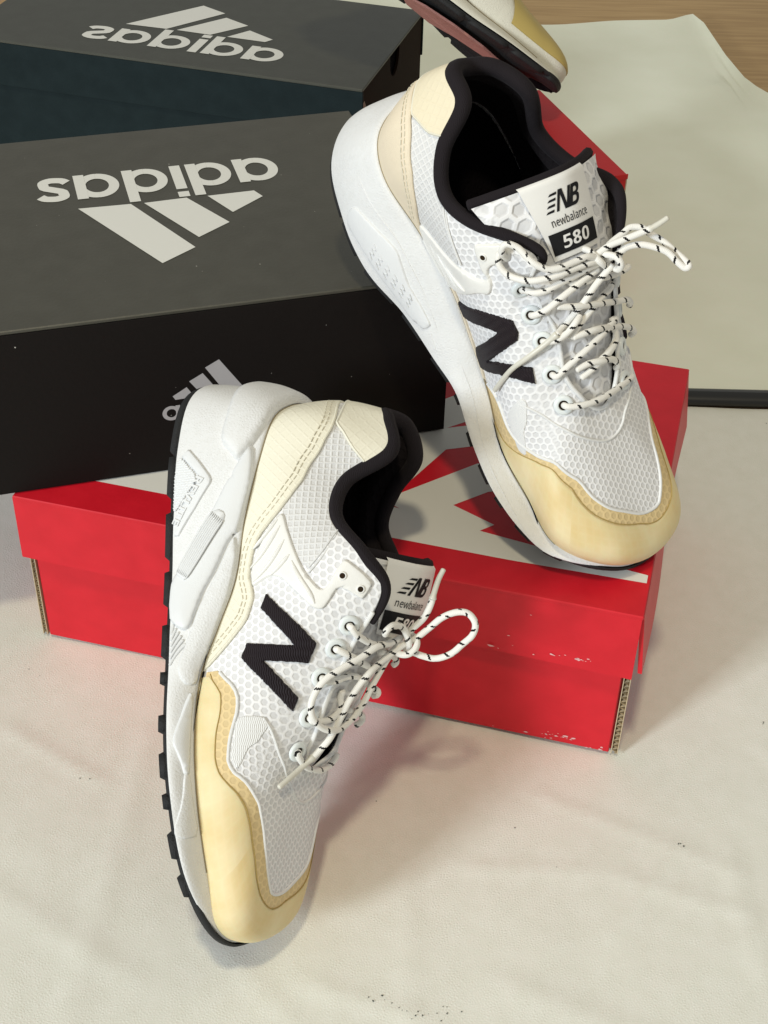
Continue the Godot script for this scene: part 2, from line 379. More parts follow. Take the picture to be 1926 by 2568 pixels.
	func box(lo: Vector3, hi: Vector3, r := 0.0008) -> void:
		# a box with chamfered edges
		var ctr := (lo + hi) * 0.5
		var h := (hi - lo) * 0.5
		r = minf(r, minf(h.x, minf(h.y, h.z)) * 0.45)
		for ax in 3:
			for s in [-1.0, 1.0]:
				var b := (ax + 1) % 3
				var cc := (ax + 2) % 3
				var nm := Vector3.ZERO
				nm[ax] = s
				var q := PackedVector3Array()
				for w in [[-1, -1], [1, -1], [1, 1], [-1, 1]]:
					var p := Vector3.ZERO
					p[ax] = s * h[ax]
					p[b] = w[0] * (h[b] - r)
					p[cc] = w[1] * (h[cc] - r)
					q.append(ctr + p)
				quad(q, nm)
				# the chamfers between this face and face b
				for s2 in [-1.0, 1.0]:
					var e := PackedVector3Array()
					for w in [-1.0, 1.0]:
						var p := Vector3.ZERO
						p[ax] = s * h[ax]
						p[b] = s2 * (h[b] - r)
						p[cc] = w * (h[cc] - r)
						e.append(ctr + p)
					for w in [1.0, -1.0]:
						var p := Vector3.ZERO
						p[ax] = s * (h[ax] - r)
						p[b] = s2 * h[b]
						p[cc] = w * (h[cc] - r)
						e.append(ctr + p)
					var n2 := Vector3.ZERO
					n2[ax] = s
					n2[b] = s2
					quad(e, n2.normalized())
		for sx in [-1.0, 1.0]:
			for sy in [-1.0, 1.0]:
				for sz in [-1.0, 1.0]:
					var sg := Vector3(sx, sy, sz)
					var a := ctr + sg * Vector3(h.x, h.y - r, h.z - r)
					var b := ctr + sg * Vector3(h.x - r, h.y, h.z - r)
					var d := ctr + sg * Vector3(h.x - r, h.y - r, h.z)
					soup(PackedVector3Array([a, b, d]), PackedVector2Array(), PackedInt32Array([0, 1, 2]), PackedVector3Array([sg, sg, sg]), true)

	func quad(q: PackedVector3Array, nm: Vector3) -> void:
		soup(q, PackedVector2Array(), PackedInt32Array([0, 1, 2, 0, 2, 3]), PackedVector3Array([nm, nm, nm, nm]), true)

	func poly(p: PackedVector2Array, map: Callable, nm: Vector3) -> void:
		# a flat outline laid on a plane
		var tri := Geometry2D.triangulate_polygon(p)
		var q := PackedVector3Array()
		var rf := PackedVector3Array()
		for w in p:
			q.append(map.call(w))
			rf.append(nm)
		soup(q, PackedVector2Array(), tri, rf, true)

	func plate(p: PackedVector2Array, map: Callable, nm: Vector3, thick: float) -> void:
		# an outline with thickness: its face lies at map + nm * thick
		var top := func(w): return map.call(w) + nm * thick
		poly(p, top, nm)
		poly(p, map, -nm)
		for i in p.size():
			var a: Vector3 = map.call(p[i])
			var b: Vector3 = map.call(p[(i + 1) % p.size()])
			var mid2 := Geometry2D.offset_polygon(p, 0.0)
			var cen := (a + b) * 0.5
			var o := (b - a).cross(nm).normalized()
			var probe: Vector2 = (p[i] + p[(i + 1) % p.size()]) * 0.5
			var e2: Vector2 = (p[(i + 1) % p.size()] - p[i]).orthogonal().normalized() * 0.0001
			var outp: Vector2 = probe + e2
			var sgn := 1.0
			if Geometry2D.is_point_in_polygon(outp, p):
				outp = probe - e2
			var od: Vector3 = map.call(outp) - map.call(probe)
			if od.dot(o) < 0:
				sgn = -1.0
			quad(PackedVector3Array([a, b, b + nm * thick, a + nm * thick]), o * sgn)

	func mesh() -> ArrayMesh:
		var arr := []
		arr.resize(Mesh.ARRAY_MAX)
		arr[Mesh.ARRAY_VERTEX] = v
		arr[Mesh.ARRAY_NORMAL] = n
		arr[Mesh.ARRAY_TEX_UV] = uv
		arr[Mesh.ARRAY_INDEX] = ix
		var m := ArrayMesh.new()
		m.add_surface_from_arrays(Mesh.PRIMITIVE_TRIANGLES, arr)
		return m


func numbered(called: String) -> String:
	if not used.has(called):
		used[called] = 0
		return called
	used[called] += 1
	return "%s_%03d" % [called, used[called]]


func thing(called: String, label: String, category: String, group := "") -> Node3D:
	var o := Node3D.new()
	o.name = numbered(called)
	add_child(o)
	o.set_meta("label", label)
	o.set_meta("category", category)
	if group:
		o.set_meta("group", group)
	return o


func part(called: String, mb: MB, mat: Material, parent: Node3D) -> MeshInstance3D:
	var o := MeshInstance3D.new()
	var nm := called
	var k := 0
	while parent.has_node(NodePath(nm)):
		k += 1
		nm = "%s_%03d" % [called, k]
	o.name = nm
	o.mesh = mb.mesh()
	o.material_override = mat
	parent.add_child(o, true)
	return o


func struct(called: String, mb: MB, mat: Material) -> MeshInstance3D:
	var o := part(called, mb, mat, self)
	o.set_meta("kind", "structure")
	return o


# ---------------------------------------------------------------- materials
func mat(col: Color, rough: float, spec := 0.5) -> StandardMaterial3D:
	var m := StandardMaterial3D.new()
	m.albedo_color = col.linear_to_srgb()
	m.roughness = rough
	m.metallic_specular = spec
	return m


func noise_tex(type: int, freq: float, octaves: int, sd: int, size := 512, ret := -1) -> NoiseTexture2D:
	var f := FastNoiseLite.new()
	f.noise_type = type
	f.frequency = freq
	f.fractal_octaves = octaves
	f.seed = sd
	if ret >= 0:
		f.cellular_return_type = ret
	var t := NoiseTexture2D.new()
	t.noise = f
	t.width = size
	t.height = size
	t.seamless = true
	t.seamless_blend_skirt = 0.3
	return t


func bump(m: StandardMaterial3D, t: Texture2D, cm: float, per_metre := 0.0) -> StandardMaterial3D:
	m.heightmap_enabled = true
	m.heightmap_texture = t
	m.heightmap_scale = cm
	if per_metre > 0.0:
		m.uv1_triplanar = true
		m.uv1_triplanar_sharpness = 4.0
		m.uv1_scale = Vector3.ONE * per_metre
	return m


func tone(m: StandardMaterial3D, t: NoiseTexture2D, dark: Color, light: Color) -> StandardMaterial3D:
	# colour that drifts between two base colours
	var g := Gradient.new()
	g.set_color(0, dark.linear_to_srgb())
	g.set_color(1, light.linear_to_srgb())
	t.color_ramp = g
	m.albedo_color = Color.WHITE
	m.albedo_texture = t
	return m


func hex_images(w: int, ridge: float, cell := 0.80) -> Array:
	# a honeycomb knit: [colour, height], one tile of two rows
	var h := int(round(w * 1.7320508))
	var ci := Image.create(w, h, false, Image.FORMAT_RGB8)
	var hi := Image.create(w, h, false, Image.FORMAT_RGB8)
	var cs := [Vector2(0, 0), Vector2(w, 0), Vector2(0, h), Vector2(w, h), Vector2(w * 0.5, h * 0.5), Vector2(w * 1.5, h * 0.5), Vector2(w * -0.5, h * 0.5)]
	for y in h:
		for x in w:
			var d1 := 1e9
			var d2 := 1e9
			for q in cs:
				var d: float = Vector2(x + 0.5, y + 0.5).distance_to(q)
				if d < d1:
					d2 = d1
					d1 = d
				elif d < d2:
					d2 = d
			var e := (d2 - d1) * 0.5 / w
			var r := 1.0 - smoothstep(ridge * 0.45, ridge * 1.5, e)
			var knit := 0.5 + 0.25 * sin(x * TAU * 12.0 / w) * sin(y * TAU * 20.0 / h)
			var c := lerpf(cell + 0.05 * (knit - 0.5), 0.955, r)
			ci.set_pixel(x, y, Color(c * 0.995, c * 0.995, c * 1.005))
			var z := clampf(0.12 + r * 0.72 + (knit - 0.5) * 0.16, 0, 1)
			hi.set_pixel(x, y, Color(z, z, z))
	return [ImageTexture.create_from_image(ci), ImageTexture.create_from_image(hi)]


func weave_images(w: int, line: float, diag: bool) -> Array:
	# a ripstop weave: raised threads round small cells
	var ci := Image.create(w, w, false, Image.FORMAT_RGB8)
	var hi := Image.create(w, w, false, Image.FORMAT_RGB8)
	for y in w:
		for x in w:
			var fx := absf(fposmod(float(x) / w + 0.5, 1.0) - 0.5)
			var fy := absf(fposmod(float(y) / w + 0.5, 1.0) - 0.5)
			if diag:
				var ax := fposmod(float(x + y) / w, 1.0)
				var ay := fposmod(float(x - y) / w, 1.0)
				fx = minf(ax, 1.0 - ax)
				fy = minf(ay, 1.0 - ay)
			var e := minf(fx, fy)
			var r := 1.0 - smoothstep(line * 0.4, line * 1.6, e)
			var knit := 0.5 + 0.5 * sin(x * TAU * 8.0 / w) * sin(y * TAU * 8.0 / w)
			var c := lerpf(0.885, 0.93, r) + 0.02 * (knit - 0.5)
			ci.set_pixel(x, y, Color(c, c, c))
			var z := clampf(0.15 + 0.6 * r + 0.2 * knit, 0, 1)
			hi.set_pixel(x, y, Color(z, z, z))
	return [ImageTexture.create_from_image(ci), ImageTexture.create_from_image(hi)]


func lace_images() -> Array:
	var w := 64
	var h := 96
	var ci := Image.create(w, h, false, Image.FORMAT_RGB8)
	var hi := Image.create(w, h, false, Image.FORMAT_RGB8)
	for y in h:
		for x in w:
			var br := 0.5 + 0.5 * sin((x * 6.0 / w + y * 6.0 / h) * TAU) * sin((x * 6.0 / w - y * 6.0 / h) * TAU)
			var c := 0.90 + 0.04 * br
			ci.set_pixel(x, y, Color(c, c * 0.99, c * 0.965))
			hi.set_pixel(x, y, Color(br, br, br))
	for side in 2:
		for k in 4:
			# short black stitches side by side, each a little further along
			var cx := int((0.09 + side * 0.5 + k * 0.095) * w)
			var cy := int((0.10 + side * 0.5 + k * 0.055) * h)
			for dy in 15:
				for dx in 5:
					ci.set_pixel(posmod(cx + dx + dy / 4, w), posmod(cy + dy, h), Color(0.09, 0.085, 0.09))
	return [ImageTexture.create_from_image(ci), ImageTexture.create_from_image(hi)]


func make_materials() -> void:
	var hx := hex_images(96, 0.15, 0.865)
	var fab := mat(Color(0.95, 0.945, 0.93), 0.78, 0.25)
	fab.albedo_texture = hx[0]
	bump(fab, hx[1], 0.028, 1.0)
	fab.uv1_triplanar_sharpness = 10.0
	fab.uv1_scale = Vector3(1.0 / 0.0037, 1.0 / 0.0064, 1.0 / 0.0064)
	fab.rim_enabled = true
	fab.rim = 0.3
	M.hex = fab
	var wv := weave_images(64, 0.16, false)
	var rip := mat(Color(0.94, 0.935, 0.925), 0.75, 0.25)
	rip.albedo_texture = wv[0]
	bump(rip, wv[1], 0.045)
	rip.uv1_scale = Vector3(1.0 / 0.0028, 1.0 / 0.0028, 1)
	M.rip = rip
	var vamp: StandardMaterial3D = fab.duplicate()
	vamp.uv1_scale = Vector3(1.0 / 0.0034, 1.0 / 0.0050, 1.0 / 0.0050)
	vamp.heightmap_scale = 0.035
	M.vamp = vamp
	var pad: StandardMaterial3D = fab.duplicate()
	pad.uv1_scale = Vector3(1.0 / 0.0072, 1.0 / 0.0125, 1.0 / 0.0125)
	pad.heightmap_scale = 0.09
	M.pad = pad
	var dg := weave_images(64, 0.1, true)
	M.grain = noise_tex(FastNoiseLite.TYPE_CELLULAR, 0.035, 2, 5, 512, FastNoiseLite.RETURN_DISTANCE2_SUB)
	var fine := noise_tex(FastNoiseLite.TYPE_SIMPLEX, 0.06, 4, 9)
	M.fine = fine
	var foam := bump(mat(Color(0.72, 0.725, 0.725), 0.55, 0.4), M.grain, 0.022, 40.0)
	tone(foam, noise_tex(FastNoiseLite.TYPE_SIMPLEX, 0.010, 4, 61), Color(0.715, 0.715, 0.705), Color(0.745, 0.75, 0.75))
	M.foam = foam
	M.foam_smooth = bump(mat(Color(0.72, 0.73, 0.735), 0.45, 0.45), fine, 0.006, 40.0)
	var cream := bump(mat(Color(0.80, 0.765, 0.63), 0.55, 0.4), dg[1], 0.014, 190.0)
	M.cream = cream
	var cream_b: StandardMaterial3D = bump(mat(Color(0.78, 0.68, 0.52), 0.6, 0.4), fine, 0.012, 60.0)
	M.cream_b = cream_b
	var tab_b: StandardMaterial3D = bump(mat(Color(0.76, 0.68, 0.50), 0.6, 0.4), dg[1], 0.02, 190.0)
	M.tab_b = tab_b
	M.edge = mat(Color(0.75, 0.72, 0.60), 0.6)
	M.thread = mat(Color(0.66, 0.62, 0.50), 0.8, 0.2)
	var fn := FastNoiseLite.new()
	fn.seed = 21
	fn.frequency = 0.012
	fn.fractal_octaves = 3
	var yi := Image.create(256, 256, false, Image.FORMAT_RGB8)
	for y in 256:
		for x in 256:
			# a faint woven grid under the film, and blotchy yellowing
			var gx := 0.5 + 0.5 * cos(x * TAU * 20.0 / 256)
			var gy := 0.5 + 0.5 * cos(y * TAU * 20.0 / 256)
			var g := maxf(pow(gx, 4.0), pow(gy, 4.0))
			var w := clampf(0.5 + 0.7 * fn.get_noise_2d(x, y) + 0.11 * g, 0, 1)
			yi.set_pixel(x, y, Color(0.72, 0.56, 0.28).lerp(Color(0.80, 0.68, 0.42), w).linear_to_srgb())
	var yellow := mat(Color.WHITE, 0.58, 0.3)
	yellow.albedo_texture = ImageTexture.create_from_image(yi)
	yellow.uv1_scale = Vector3(1.0 / 0.085, 1.0 / 0.085, 1)
	yellow.subsurf_scatter_enabled = true
	yellow.subsurf_scatter_strength = 0.15
	M.yellow = yellow
	var welt: StandardMaterial3D = fab.duplicate()
	welt.albedo_color = Color(0.84, 0.65, 0.34).linear_to_srgb()
	welt.roughness = 0.5
	welt.albedo_texture = hex_images(64, 0.13, 0.90)[0]
	welt.heightmap_scale = 0.02
	welt.rim_enabled = false
	M.welt = welt
	M.seam = mat(Color(0.42, 0.30, 0.10), 0.7, 0.2)
	M.white = bump(mat(Color(0.80, 0.80, 0.79), 0.75, 0.25), fine, 0.01, 120.0)
	var black := mat(Color(0.019, 0.016, 0.018), 0.95, 0.15)
	black.rim_enabled = true
	black.rim = 0.2
	M.black = black
	M.lining = bump(mat(Color(0.016, 0.0135, 0.0145), 0.95, 0.1), hx[1], 0.05, 1.0)
	M.lining.uv1_scale = Vector3(1.0 / 0.0046, 1.0 / 0.008, 1.0 / 0.008)
	M.lining.rim_enabled = true
	M.lining.rim = 0.15
	M.glue = mat(Color(0.30, 0.25, 0.16), 0.8, 0.2)
	M.dark = bump(mat(Color(0.006, 0.005, 0.006), 0.95, 0.1), M.grain, 0.08, 20.0)
	var knit := Image.create(32, 64, false, Image.FORMAT_RGB8)
	for y in 64:
		for x in 32:  # thin facing that carries the painted shade of the front
			var q := 0.5 + 0.5 * sin(y * TAU * 4.0 / 64 + 1.2 * sin(x * TAU / 32))
			knit.set_pixel(x, y, Color(q, q, q))
	var kt := ImageTexture.create_from_image(knit)
	var em := bump(mat(Color(0.016, 0.011, 0.014), 0.6, 0.3), kt, 0.04, 260.0)
	em.rim_enabled = true
	em.rim = 0.25
	M.emblem = em
	bump(black, kt, 0.014, 330.0)
	M.stitch_white = bump(mat(Color(0.80, 0.80, 0.79), 0.6, 0.3), kt, 0.02, 330.0)
	M.rubber = bump(mat(Color(0.017, 0.0175, 0.0185), 0.7, 0.4), M.grain, 0.03, 55.0)
	M.tpu = bump(mat(Color(0.80, 0.79, 0.755), 0.33, 0.5), fine, 0.004, 30.0)
	M.ring = mat(Color(0.74, 0.78, 0.78), 0.35, 0.5)
	M.hole = mat(Color(0.03, 0.02, 0.012), 0.9, 0.1)
	var lc := lace_images()
	var lace := mat(Color(1, 1, 1), 0.8, 0.25)
	lace.albedo_texture = lc[0]
	bump(lace, lc[1], 0.008)
	lace.uv1_scale = Vector3(1, 1, 1)
	M.lace = lace
	M.aglet = mat(Color(0.66, 0.64, 0.56), 0.35, 0.5)
	M.plain_lace = bump(mat(Color(0.80, 0.79, 0.74), 0.8, 0.2), fine, 0.02, 90.0)
	M.label = bump(mat(Color(0.80, 0.79, 0.76), 0.42, 0.45), fine, 0.003, 60.0)
	M.ink = mat(Color(0.012, 0.012, 0.013), 0.6, 0.3)
	# boxes
	var rn := noise_tex(FastNoiseLite.TYPE_SIMPLEX, 0.01, 4, 33)
	var red := tone(mat(Color.WHITE, 0.42, 0.42), rn, Color(0.57, 0.0075, 0.019), Color(0.64, 0.011, 0.025))
	bump(red, fine, 0.004, 7.0)
	M.red = red
	M.print_white = mat(Color(0.74, 0.73, 0.68), 0.45, 0.4)
	M.print_red = mat(Color(0.50, 0.006, 0.012), 0.42, 0.42)
	M.scuff = mat(Color(0.72, 0.42, 0.42), 0.8, 0.2)
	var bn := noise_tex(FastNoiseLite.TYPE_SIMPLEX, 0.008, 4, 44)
	var blk := tone(mat(Color.WHITE, 0.42, 0.5), bn, Color(0.052, 0.050, 0.038), Color(0.062, 0.060, 0.047))  # black card raised to olive grey: the glossy top reflection put into the colour
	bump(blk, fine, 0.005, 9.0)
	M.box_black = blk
	M.shaded_front = bump(mat(Color(0.0105, 0.0085, 0.0078), 0.6, 0.22), fine, 0.005, 9.0)  # same black card, painted darker where the front reflects less light
	var tl := tone(mat(Color.WHITE, 0.6, 0.22), noise_tex(FastNoiseLite.TYPE_SIMPLEX, 0.008, 4, 45), Color(0.009, 0.0165, 0.019), Color(0.012, 0.021, 0.024))
	bump(tl, fine, 0.005, 9.0)
	M.box_teal = tl
	M.box_brown = bump(mat(Color(0.022, 0.013, 0.009), 0.8, 0.2), fine, 0.006, 9.0)
	M.logo_white = mat(Color(0.70, 0.70, 0.66), 0.5, 0.4)
	M.logo_silver = mat(Color(0.42, 0.41, 0.42), 0.45, 0.5)
	M.kraft = bump(mat(Color(0.56, 0.46, 0.31), 0.9, 0.1), fine, 0.01, 60.0)
	M.kraft_shade = mat(Color(0.05, 0.03, 0.02), 0.9, 0.1)  # kraft darkened to the shade inside the fluting
	# ground
	var gt := noise_tex(FastNoiseLite.TYPE_SIMPLEX, 0.004, 4, 55, 1024)
	var sheet := tone(mat(Color.WHITE, 0.55, 0.35), gt, Color(0.745, 0.75, 0.675), Color(0.785, 0.79, 0.725))
	bump(sheet, noise_tex(FastNoiseLite.TYPE_CELLULAR, 0.05, 3, 56, 1024, FastNoiseLite.RETURN_DISTANCE2_SUB), 0.014, 14.0)
	M.sheet = sheet
	var paper := tone(mat(Color.WHITE, 0.6, 0.3), noise_tex(FastNoiseLite.TYPE_SIMPLEX, 0.004, 4, 57, 512), Color(0.78, 0.80, 0.66), Color(0.83, 0.85, 0.72))
	bump(paper, fine, 0.006, 5.0)
	M.paper = paper
	var wf := noise_tex(FastNoiseLite.TYPE_SIMPLEX, 0.012, 5, 58, 1024)
	var wood := tone(mat(Color.WHITE, 0.45, 0.4), wf, Color(0.37, 0.23, 0.095), Color(0.52, 0.35, 0.16))
	wood.uv1_triplanar = true
	wood.uv1_scale = Vector3(0.5, 4, 9)
	M.wood = wood
	M.edging = mat(Color(0.010, 0.010, 0.009), 0.35, 0.5)
	# third shoe
	M.old_body = bump(mat(Color(0.70, 0.68, 0.58), 0.6, 0.4), fine, 0.03, 30.0)
	M.old_foam = bump(mat(Color(0.66, 0.64, 0.55), 0.6, 0.4), fine, 0.02, 30.0)
	M.old_gold = mat(Color(0.46, 0.35, 0.11), 0.45, 0.45)
	M.old_pink = bump(mat(Color(0.42, 0.20, 0.17), 0.7, 0.3), fine, 0.03, 30.0)
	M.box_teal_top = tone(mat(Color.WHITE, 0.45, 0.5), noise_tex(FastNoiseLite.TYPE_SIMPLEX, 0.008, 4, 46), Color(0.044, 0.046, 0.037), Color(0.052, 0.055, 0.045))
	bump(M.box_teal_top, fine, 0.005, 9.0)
	M.sticker = mat(Color(0.30, 0.22, 0.18), 0.6, 0.3)
	M.red_old = bump(mat(Color(0.46, 0.010, 0.012), 0.45, 0.4), fine, 0.005, 9.0)
	M.fleck = mat(Color(0.10, 0.11, 0.10), 0.8, 0.2)
	M.lint = mat(Color(0.45, 0.44, 0.40), 0.9, 0.1)


# ---------------------------------------------------------------- shoes
func girth_uv(p: PackedVector3Array, nu: int, nv: int) -> PackedVector2Array:
	# cloth coordinates in metres: along the shoe, and up and over it
	var o := PackedVector2Array()
	o.resize(p.size())
	for i in nu:
		var s := p[i * nv].y
		for j in nv:
			if j > 0:
				var d := p[i * nv + j] - p[i * nv + j - 1]
				s += Vector2(d.y, d.z).length()
			o[i * nv + j] = Vector2(p[i * nv + j].x, s)
	return o


func cloth_uv(l: Last, u: float, t: float) -> Vector2:
	var s := l.up(u, 0).y
	var prev := l.up(u, 0)
	for k in range(1, 9):
		var q := l.up(u, t * k / 8.0)
		s += Vector2(q.y - prev.y, q.z - prev.z).length()
		prev = q
	return Vector2(l.up(u, t).x, s)


func strip(mb: MB, l: Last, u0: float, u1: float, nu: int, lo: Callable, hi: Callable, lift: float, nt := 10, roll_lo := true, roll_hi := true, uv_mode := 0) -> void:
	# a sheet that lies on the upper between two curves; its edges roll down to the cloth
	var fr := []
	if roll_lo:
		fr.append([0.0, -0.0003])
		fr.append([0.012, lift * 0.75])
	for k in nt + 1:
		var a := float(k) / nt
		fr.append([lerpf(0.04 if roll_lo else 0.0, 0.96 if roll_hi else 1.0, a), lift])
	if roll_hi:
		fr.append([0.988, lift * 0.75])
		fr.append([1.0, -0.0003])
	var p := PackedVector3Array()
	for i in nu:
		var u := lerpf(u0, u1, float(i) / (nu - 1))
		var a: float = lo.call(u)
		var b: float = hi.call(u)
		for f in fr:
			var t := lerpf(a, b, f[0])
			p.append(l.up(u, t) + l.upn(u, t) * f[1])
	var tx := girth_uv(p, nu, fr.size())
	if uv_mode == 2:
		var run := 0.0
		var m := fr.size()
		for i in nu:
			if i > 0:
				run += p[i * m + m / 2].distance_to(p[(i - 1) * m + m / 2])
			var s := 0.0
			for j in m:
				if j > 0:
					s += p[i * m + j].distance_to(p[i * m + j - 1])
				tx[i * m + j] = Vector2(run, s)
	if uv_mode == 1:
		for i in p.size():
			tx[i] = Vector2(p[i].x * 1.15, p[i].z * 1.25)
	mb.grid(p, nu, fr.size(), tx)


func patch(mb: MB, f: Callable, nf: Callable, outline: PackedVector2Array, lift: float, bevel: float, step: float, jitter := 0.0, pillow := 0.0, cloth: Last = null) -> void:
	# a raised piece with the given outline (in the surface's own coordinates)
	var c := Vector2.ZERO
	for w in outline:
		c += w
	c /= outline.size()
	var su: float = ((f.call(c.x + 0.1, c.y) as Vector3) - (f.call(c.x - 0.1, c.y) as Vector3)).length() / 0.2
	var st: float = ((f.call(c.x, minf(c.y + 0.05, 1.0)) as Vector3) - (f.call(c.x, c.y - 0.05) as Vector3)).length() / (minf(c.y + 0.05, 1.0) - c.y + 0.05)
	var rng := RandomNumberGenerator.new()
	rng.seed = 77
	var area := 0.0
	for i in outline.size():
		area += outline[i].cross(outline[(i + 1) % outline.size()])
	if area < 0.0:
		outline = outline.duplicate()
		outline.reverse()
	var q := PackedVector2Array()
	var n := outline.size()
	for i in n:
		var a := outline[i] * Vector2(su, st)
		var b := outline[(i + 1) % n] * Vector2(su, st)
		var k := maxi(1, int(a.distance_to(b) / step))
		for j in k:
			var w := a.lerp(b, float(j) / k)
			if jitter > 0.0:
				w += Vector2(rng.randf_range(-1, 1), rng.randf_range(-1, 1)) * jitter
			q.append(w)
	var pts := PackedVector2Array()
	var hh := PackedFloat32Array()
	for w in q:
		pts.append(w)
		hh.append(-0.0004)
	for ring in [[0.35, 0.72], [1.0, 1.0]]:
		for r in Geometry2D.offset_polygon(q, -bevel * ring[0]):
			if Geometry2D.is_polygon_clockwise(r):
				continue
			var last := Vector2(1e9, 1e9)
			for i in r.size():
				var a: Vector2 = r[i]
				var b: Vector2 = r[(i + 1) % r.size()]
				var k := maxi(1, int(a.distance_to(b) / step))
				for j in k:
					var w := a.lerp(b, float(j) / k)
					if w.distance_to(last) > step * 0.3:
						pts.append(w)
						hh.append(lift * ring[1])
						last = w
	var lo := q[0]
	var hi := q[0]
	for w in q:
		lo = lo.min(w)
		hi = hi.max(w)
	var inner := Geometry2D.offset_polygon(q, -bevel - step * 0.55)
	var y := lo.y
	var row := 0
	while y < hi.y:
		var x := lo.x + (0.5 * step if row % 2 else 0.0)
		while x < hi.x:
			var w := Vector2(x, y)
			for r in inner:
				if not Geometry2D.is_polygon_clockwise(r) and Geometry2D.is_point_in_polygon(w, r):
					var e := 0.0
					if pillow > 0.0:
						var d := 1e9
						for k in q.size():
							d = minf(d, w.distance_squared_to(q[k]))
						e = pillow * (1.0 - exp(-maxf(sqrt(d) - bevel, 0.0) / 0.008))
					pts.append(w)
					hh.append(lift + e)
					break
			x += step
		y += step * 0.866
		row += 1
	var tri := Geometry2D.triangulate_delaunay(pts)
	var keep := PackedInt32Array()
	for k in range(0, tri.size(), 3):
		var g := (pts[tri[k]] + pts[tri[k + 1]] + pts[tri[k + 2]]) / 3.0
		if Geometry2D.is_point_in_polygon(g, q):
			keep.append_array(PackedInt32Array([tri[k], tri[k + 1], tri[k + 2]]))
	var p := PackedVector3Array()
	var rf := PackedVector3Array()
	var tx := PackedVector2Array()
	for i in pts.size():
		var w := pts[i] / Vector2(su, st)
		w.y = clampf(w.y, -0.2, 1.0)
		var nm: Vector3 = nf.call(w.x, w.y)
		p.append((f.call(w.x, w.y) as Vector3) + nm * hh[i])
		rf.append(nm)
		tx.append(cloth_uv(cloth, w.x, w.y) if cloth else pts[i])
	mb.soup(p, tx, keep, rf)


func stitches(mb: MB, path: PackedVector3Array, ref: Callable, dash: float, gap: float, r: float) -> void:
	# a row of short raised stitches along a curve
	var along := 0.0
	var on := true
	var cur := PackedVector3Array([path[0]])
	for i in range(1, path.size()):
		along += path[i].distance_to(path[i - 1])
		if on:
			cur.append(path[i])
			if along > dash:
				if cur.size() > 1:
					mb.tube(PackedVector3Array([cur[0], cur[cur.size() - 1]]), r, 5, 1.0, 1)
				on = false
				along = 0.0
		elif along > gap:
			on = true
			along = 0.0
			cur = PackedVector3Array([path[i]])


func on_up(l: Last, a: PackedVector2Array, lift: float, fine := 6) -> PackedVector3Array:
	var o := PackedVector3Array()
	for i in a.size() - 1:
		for k in fine:
			var w := a[i].lerp(a[i + 1], float(k) / fine)
			o.append(l.up(w.x, w.y) + l.upn(w.x, w.y) * lift)
	var e := a[a.size() - 1]
	o.append(l.up(e.x, e.y) + l.upn(e.x, e.y) * lift)
	return o


func smooth2(a: PackedVector2Array, k := 4) -> PackedVector2Array:
	var o := PackedVector2Array()
	var n := a.size()
	for i in n - 1:
		var p0 := a[maxi(i - 1, 0)]
		var p1 := a[i]
		var p2 := a[i + 1]
		var p3 := a[mini(i + 2, n - 1)]
		for j in k:
			var f := float(j) / k
			o.append(0.5 * (2.0 * p1 + (p2 - p0) * f + (2.0 * p0 - 5.0 * p1 + 4.0 * p2 - p3) * f * f + (3.0 * p1 - p0 - 3.0 * p2 + p3) * f * f * f))
	o.append(a[n - 1])
	return o


func closed2(a: PackedVector2Array, k := 3) -> PackedVector2Array:
	var o := PackedVector2Array()
	var n := a.size()
	for i in n:
		var p0 := a[(i + n - 1) % n]
		var p1 := a[i]
		var p2 := a[(i + 1) % n]
		var p3 := a[(i + 2) % n]
		for j in k:
			var f := float(j) / k
			o.append(0.5 * (2.0 * p1 + (p2 - p0) * f + (2.0 * p0 - 5.0 * p1 + 4.0 * p2 - p3) * f * f + (3.0 * p1 - p0 - 3.0 * p2 + p3) * f * f * f))
	return o


var tongue_slide := 0.0
var tongue_wide := 1.0
var tongue_twist := 0.0
var label_shift := 0.0
var label_wide := 1.0


func tongue_pt(s: float, w: float, drop := 0.0) -> Vector3:
	# the tongue: s runs from the vamp to its free end, w across it
	var sx := hermite([0, 190, 0.17, 176, 0.33, 156, 0.5, 136, 0.67, 122, 0.83, 106, 1.0, 87], s) * 0.001
	var sy := hermite([0, 49, 0.17, 60, 0.33, 72, 0.5, 85, 0.67, 93.5, 0.83, 101, 1.0, 108], s) * 0.001
	var hw := hermite([0, 6, 0.17, 12, 0.33, 17, 0.5, 21, 0.67, 25, 0.83, 29, 1.0, 33], s) * 0.001
	var cw := hermite([0, 2, 0.17, 4, 0.33, 5, 0.5, 6, 0.67, 8, 0.83, 13, 1.0, 21], s) * 0.001
	var z0 := -0.003 * smoothstep(0.3, 0.8, s)
	hw *= lerpf(1.0, tongue_wide, smoothstep(0.6, 1.0, s))
	var sl := tongue_slide * smoothstep(0.1, 0.5, s)
	sx += 0.9 * sl
	sy -= 0.42 * sl
	var k := pow(absf(w), 1.6)
	return Vector3(sx - 0.3 * cw * k - 0.45 * drop, sy - 0.95 * cw * k - 0.89 * drop - tongue_twist * smoothstep(0.5, 0.9, s) * hw * w, z0 + hw * w * (1.0 - 0.06 * drop / 0.004))


func tongue_n(s: float, w: float) -> Vector3:
	var a := tongue_pt(minf(s + 0.03, 1.06), w) - tongue_pt(s - 0.03, w)
	var b := tongue_pt(s, w + 0.05) - tongue_pt(s, w - 0.05)
	var n := a.cross(b).normalized()
	return n if n.y > 0 else -n


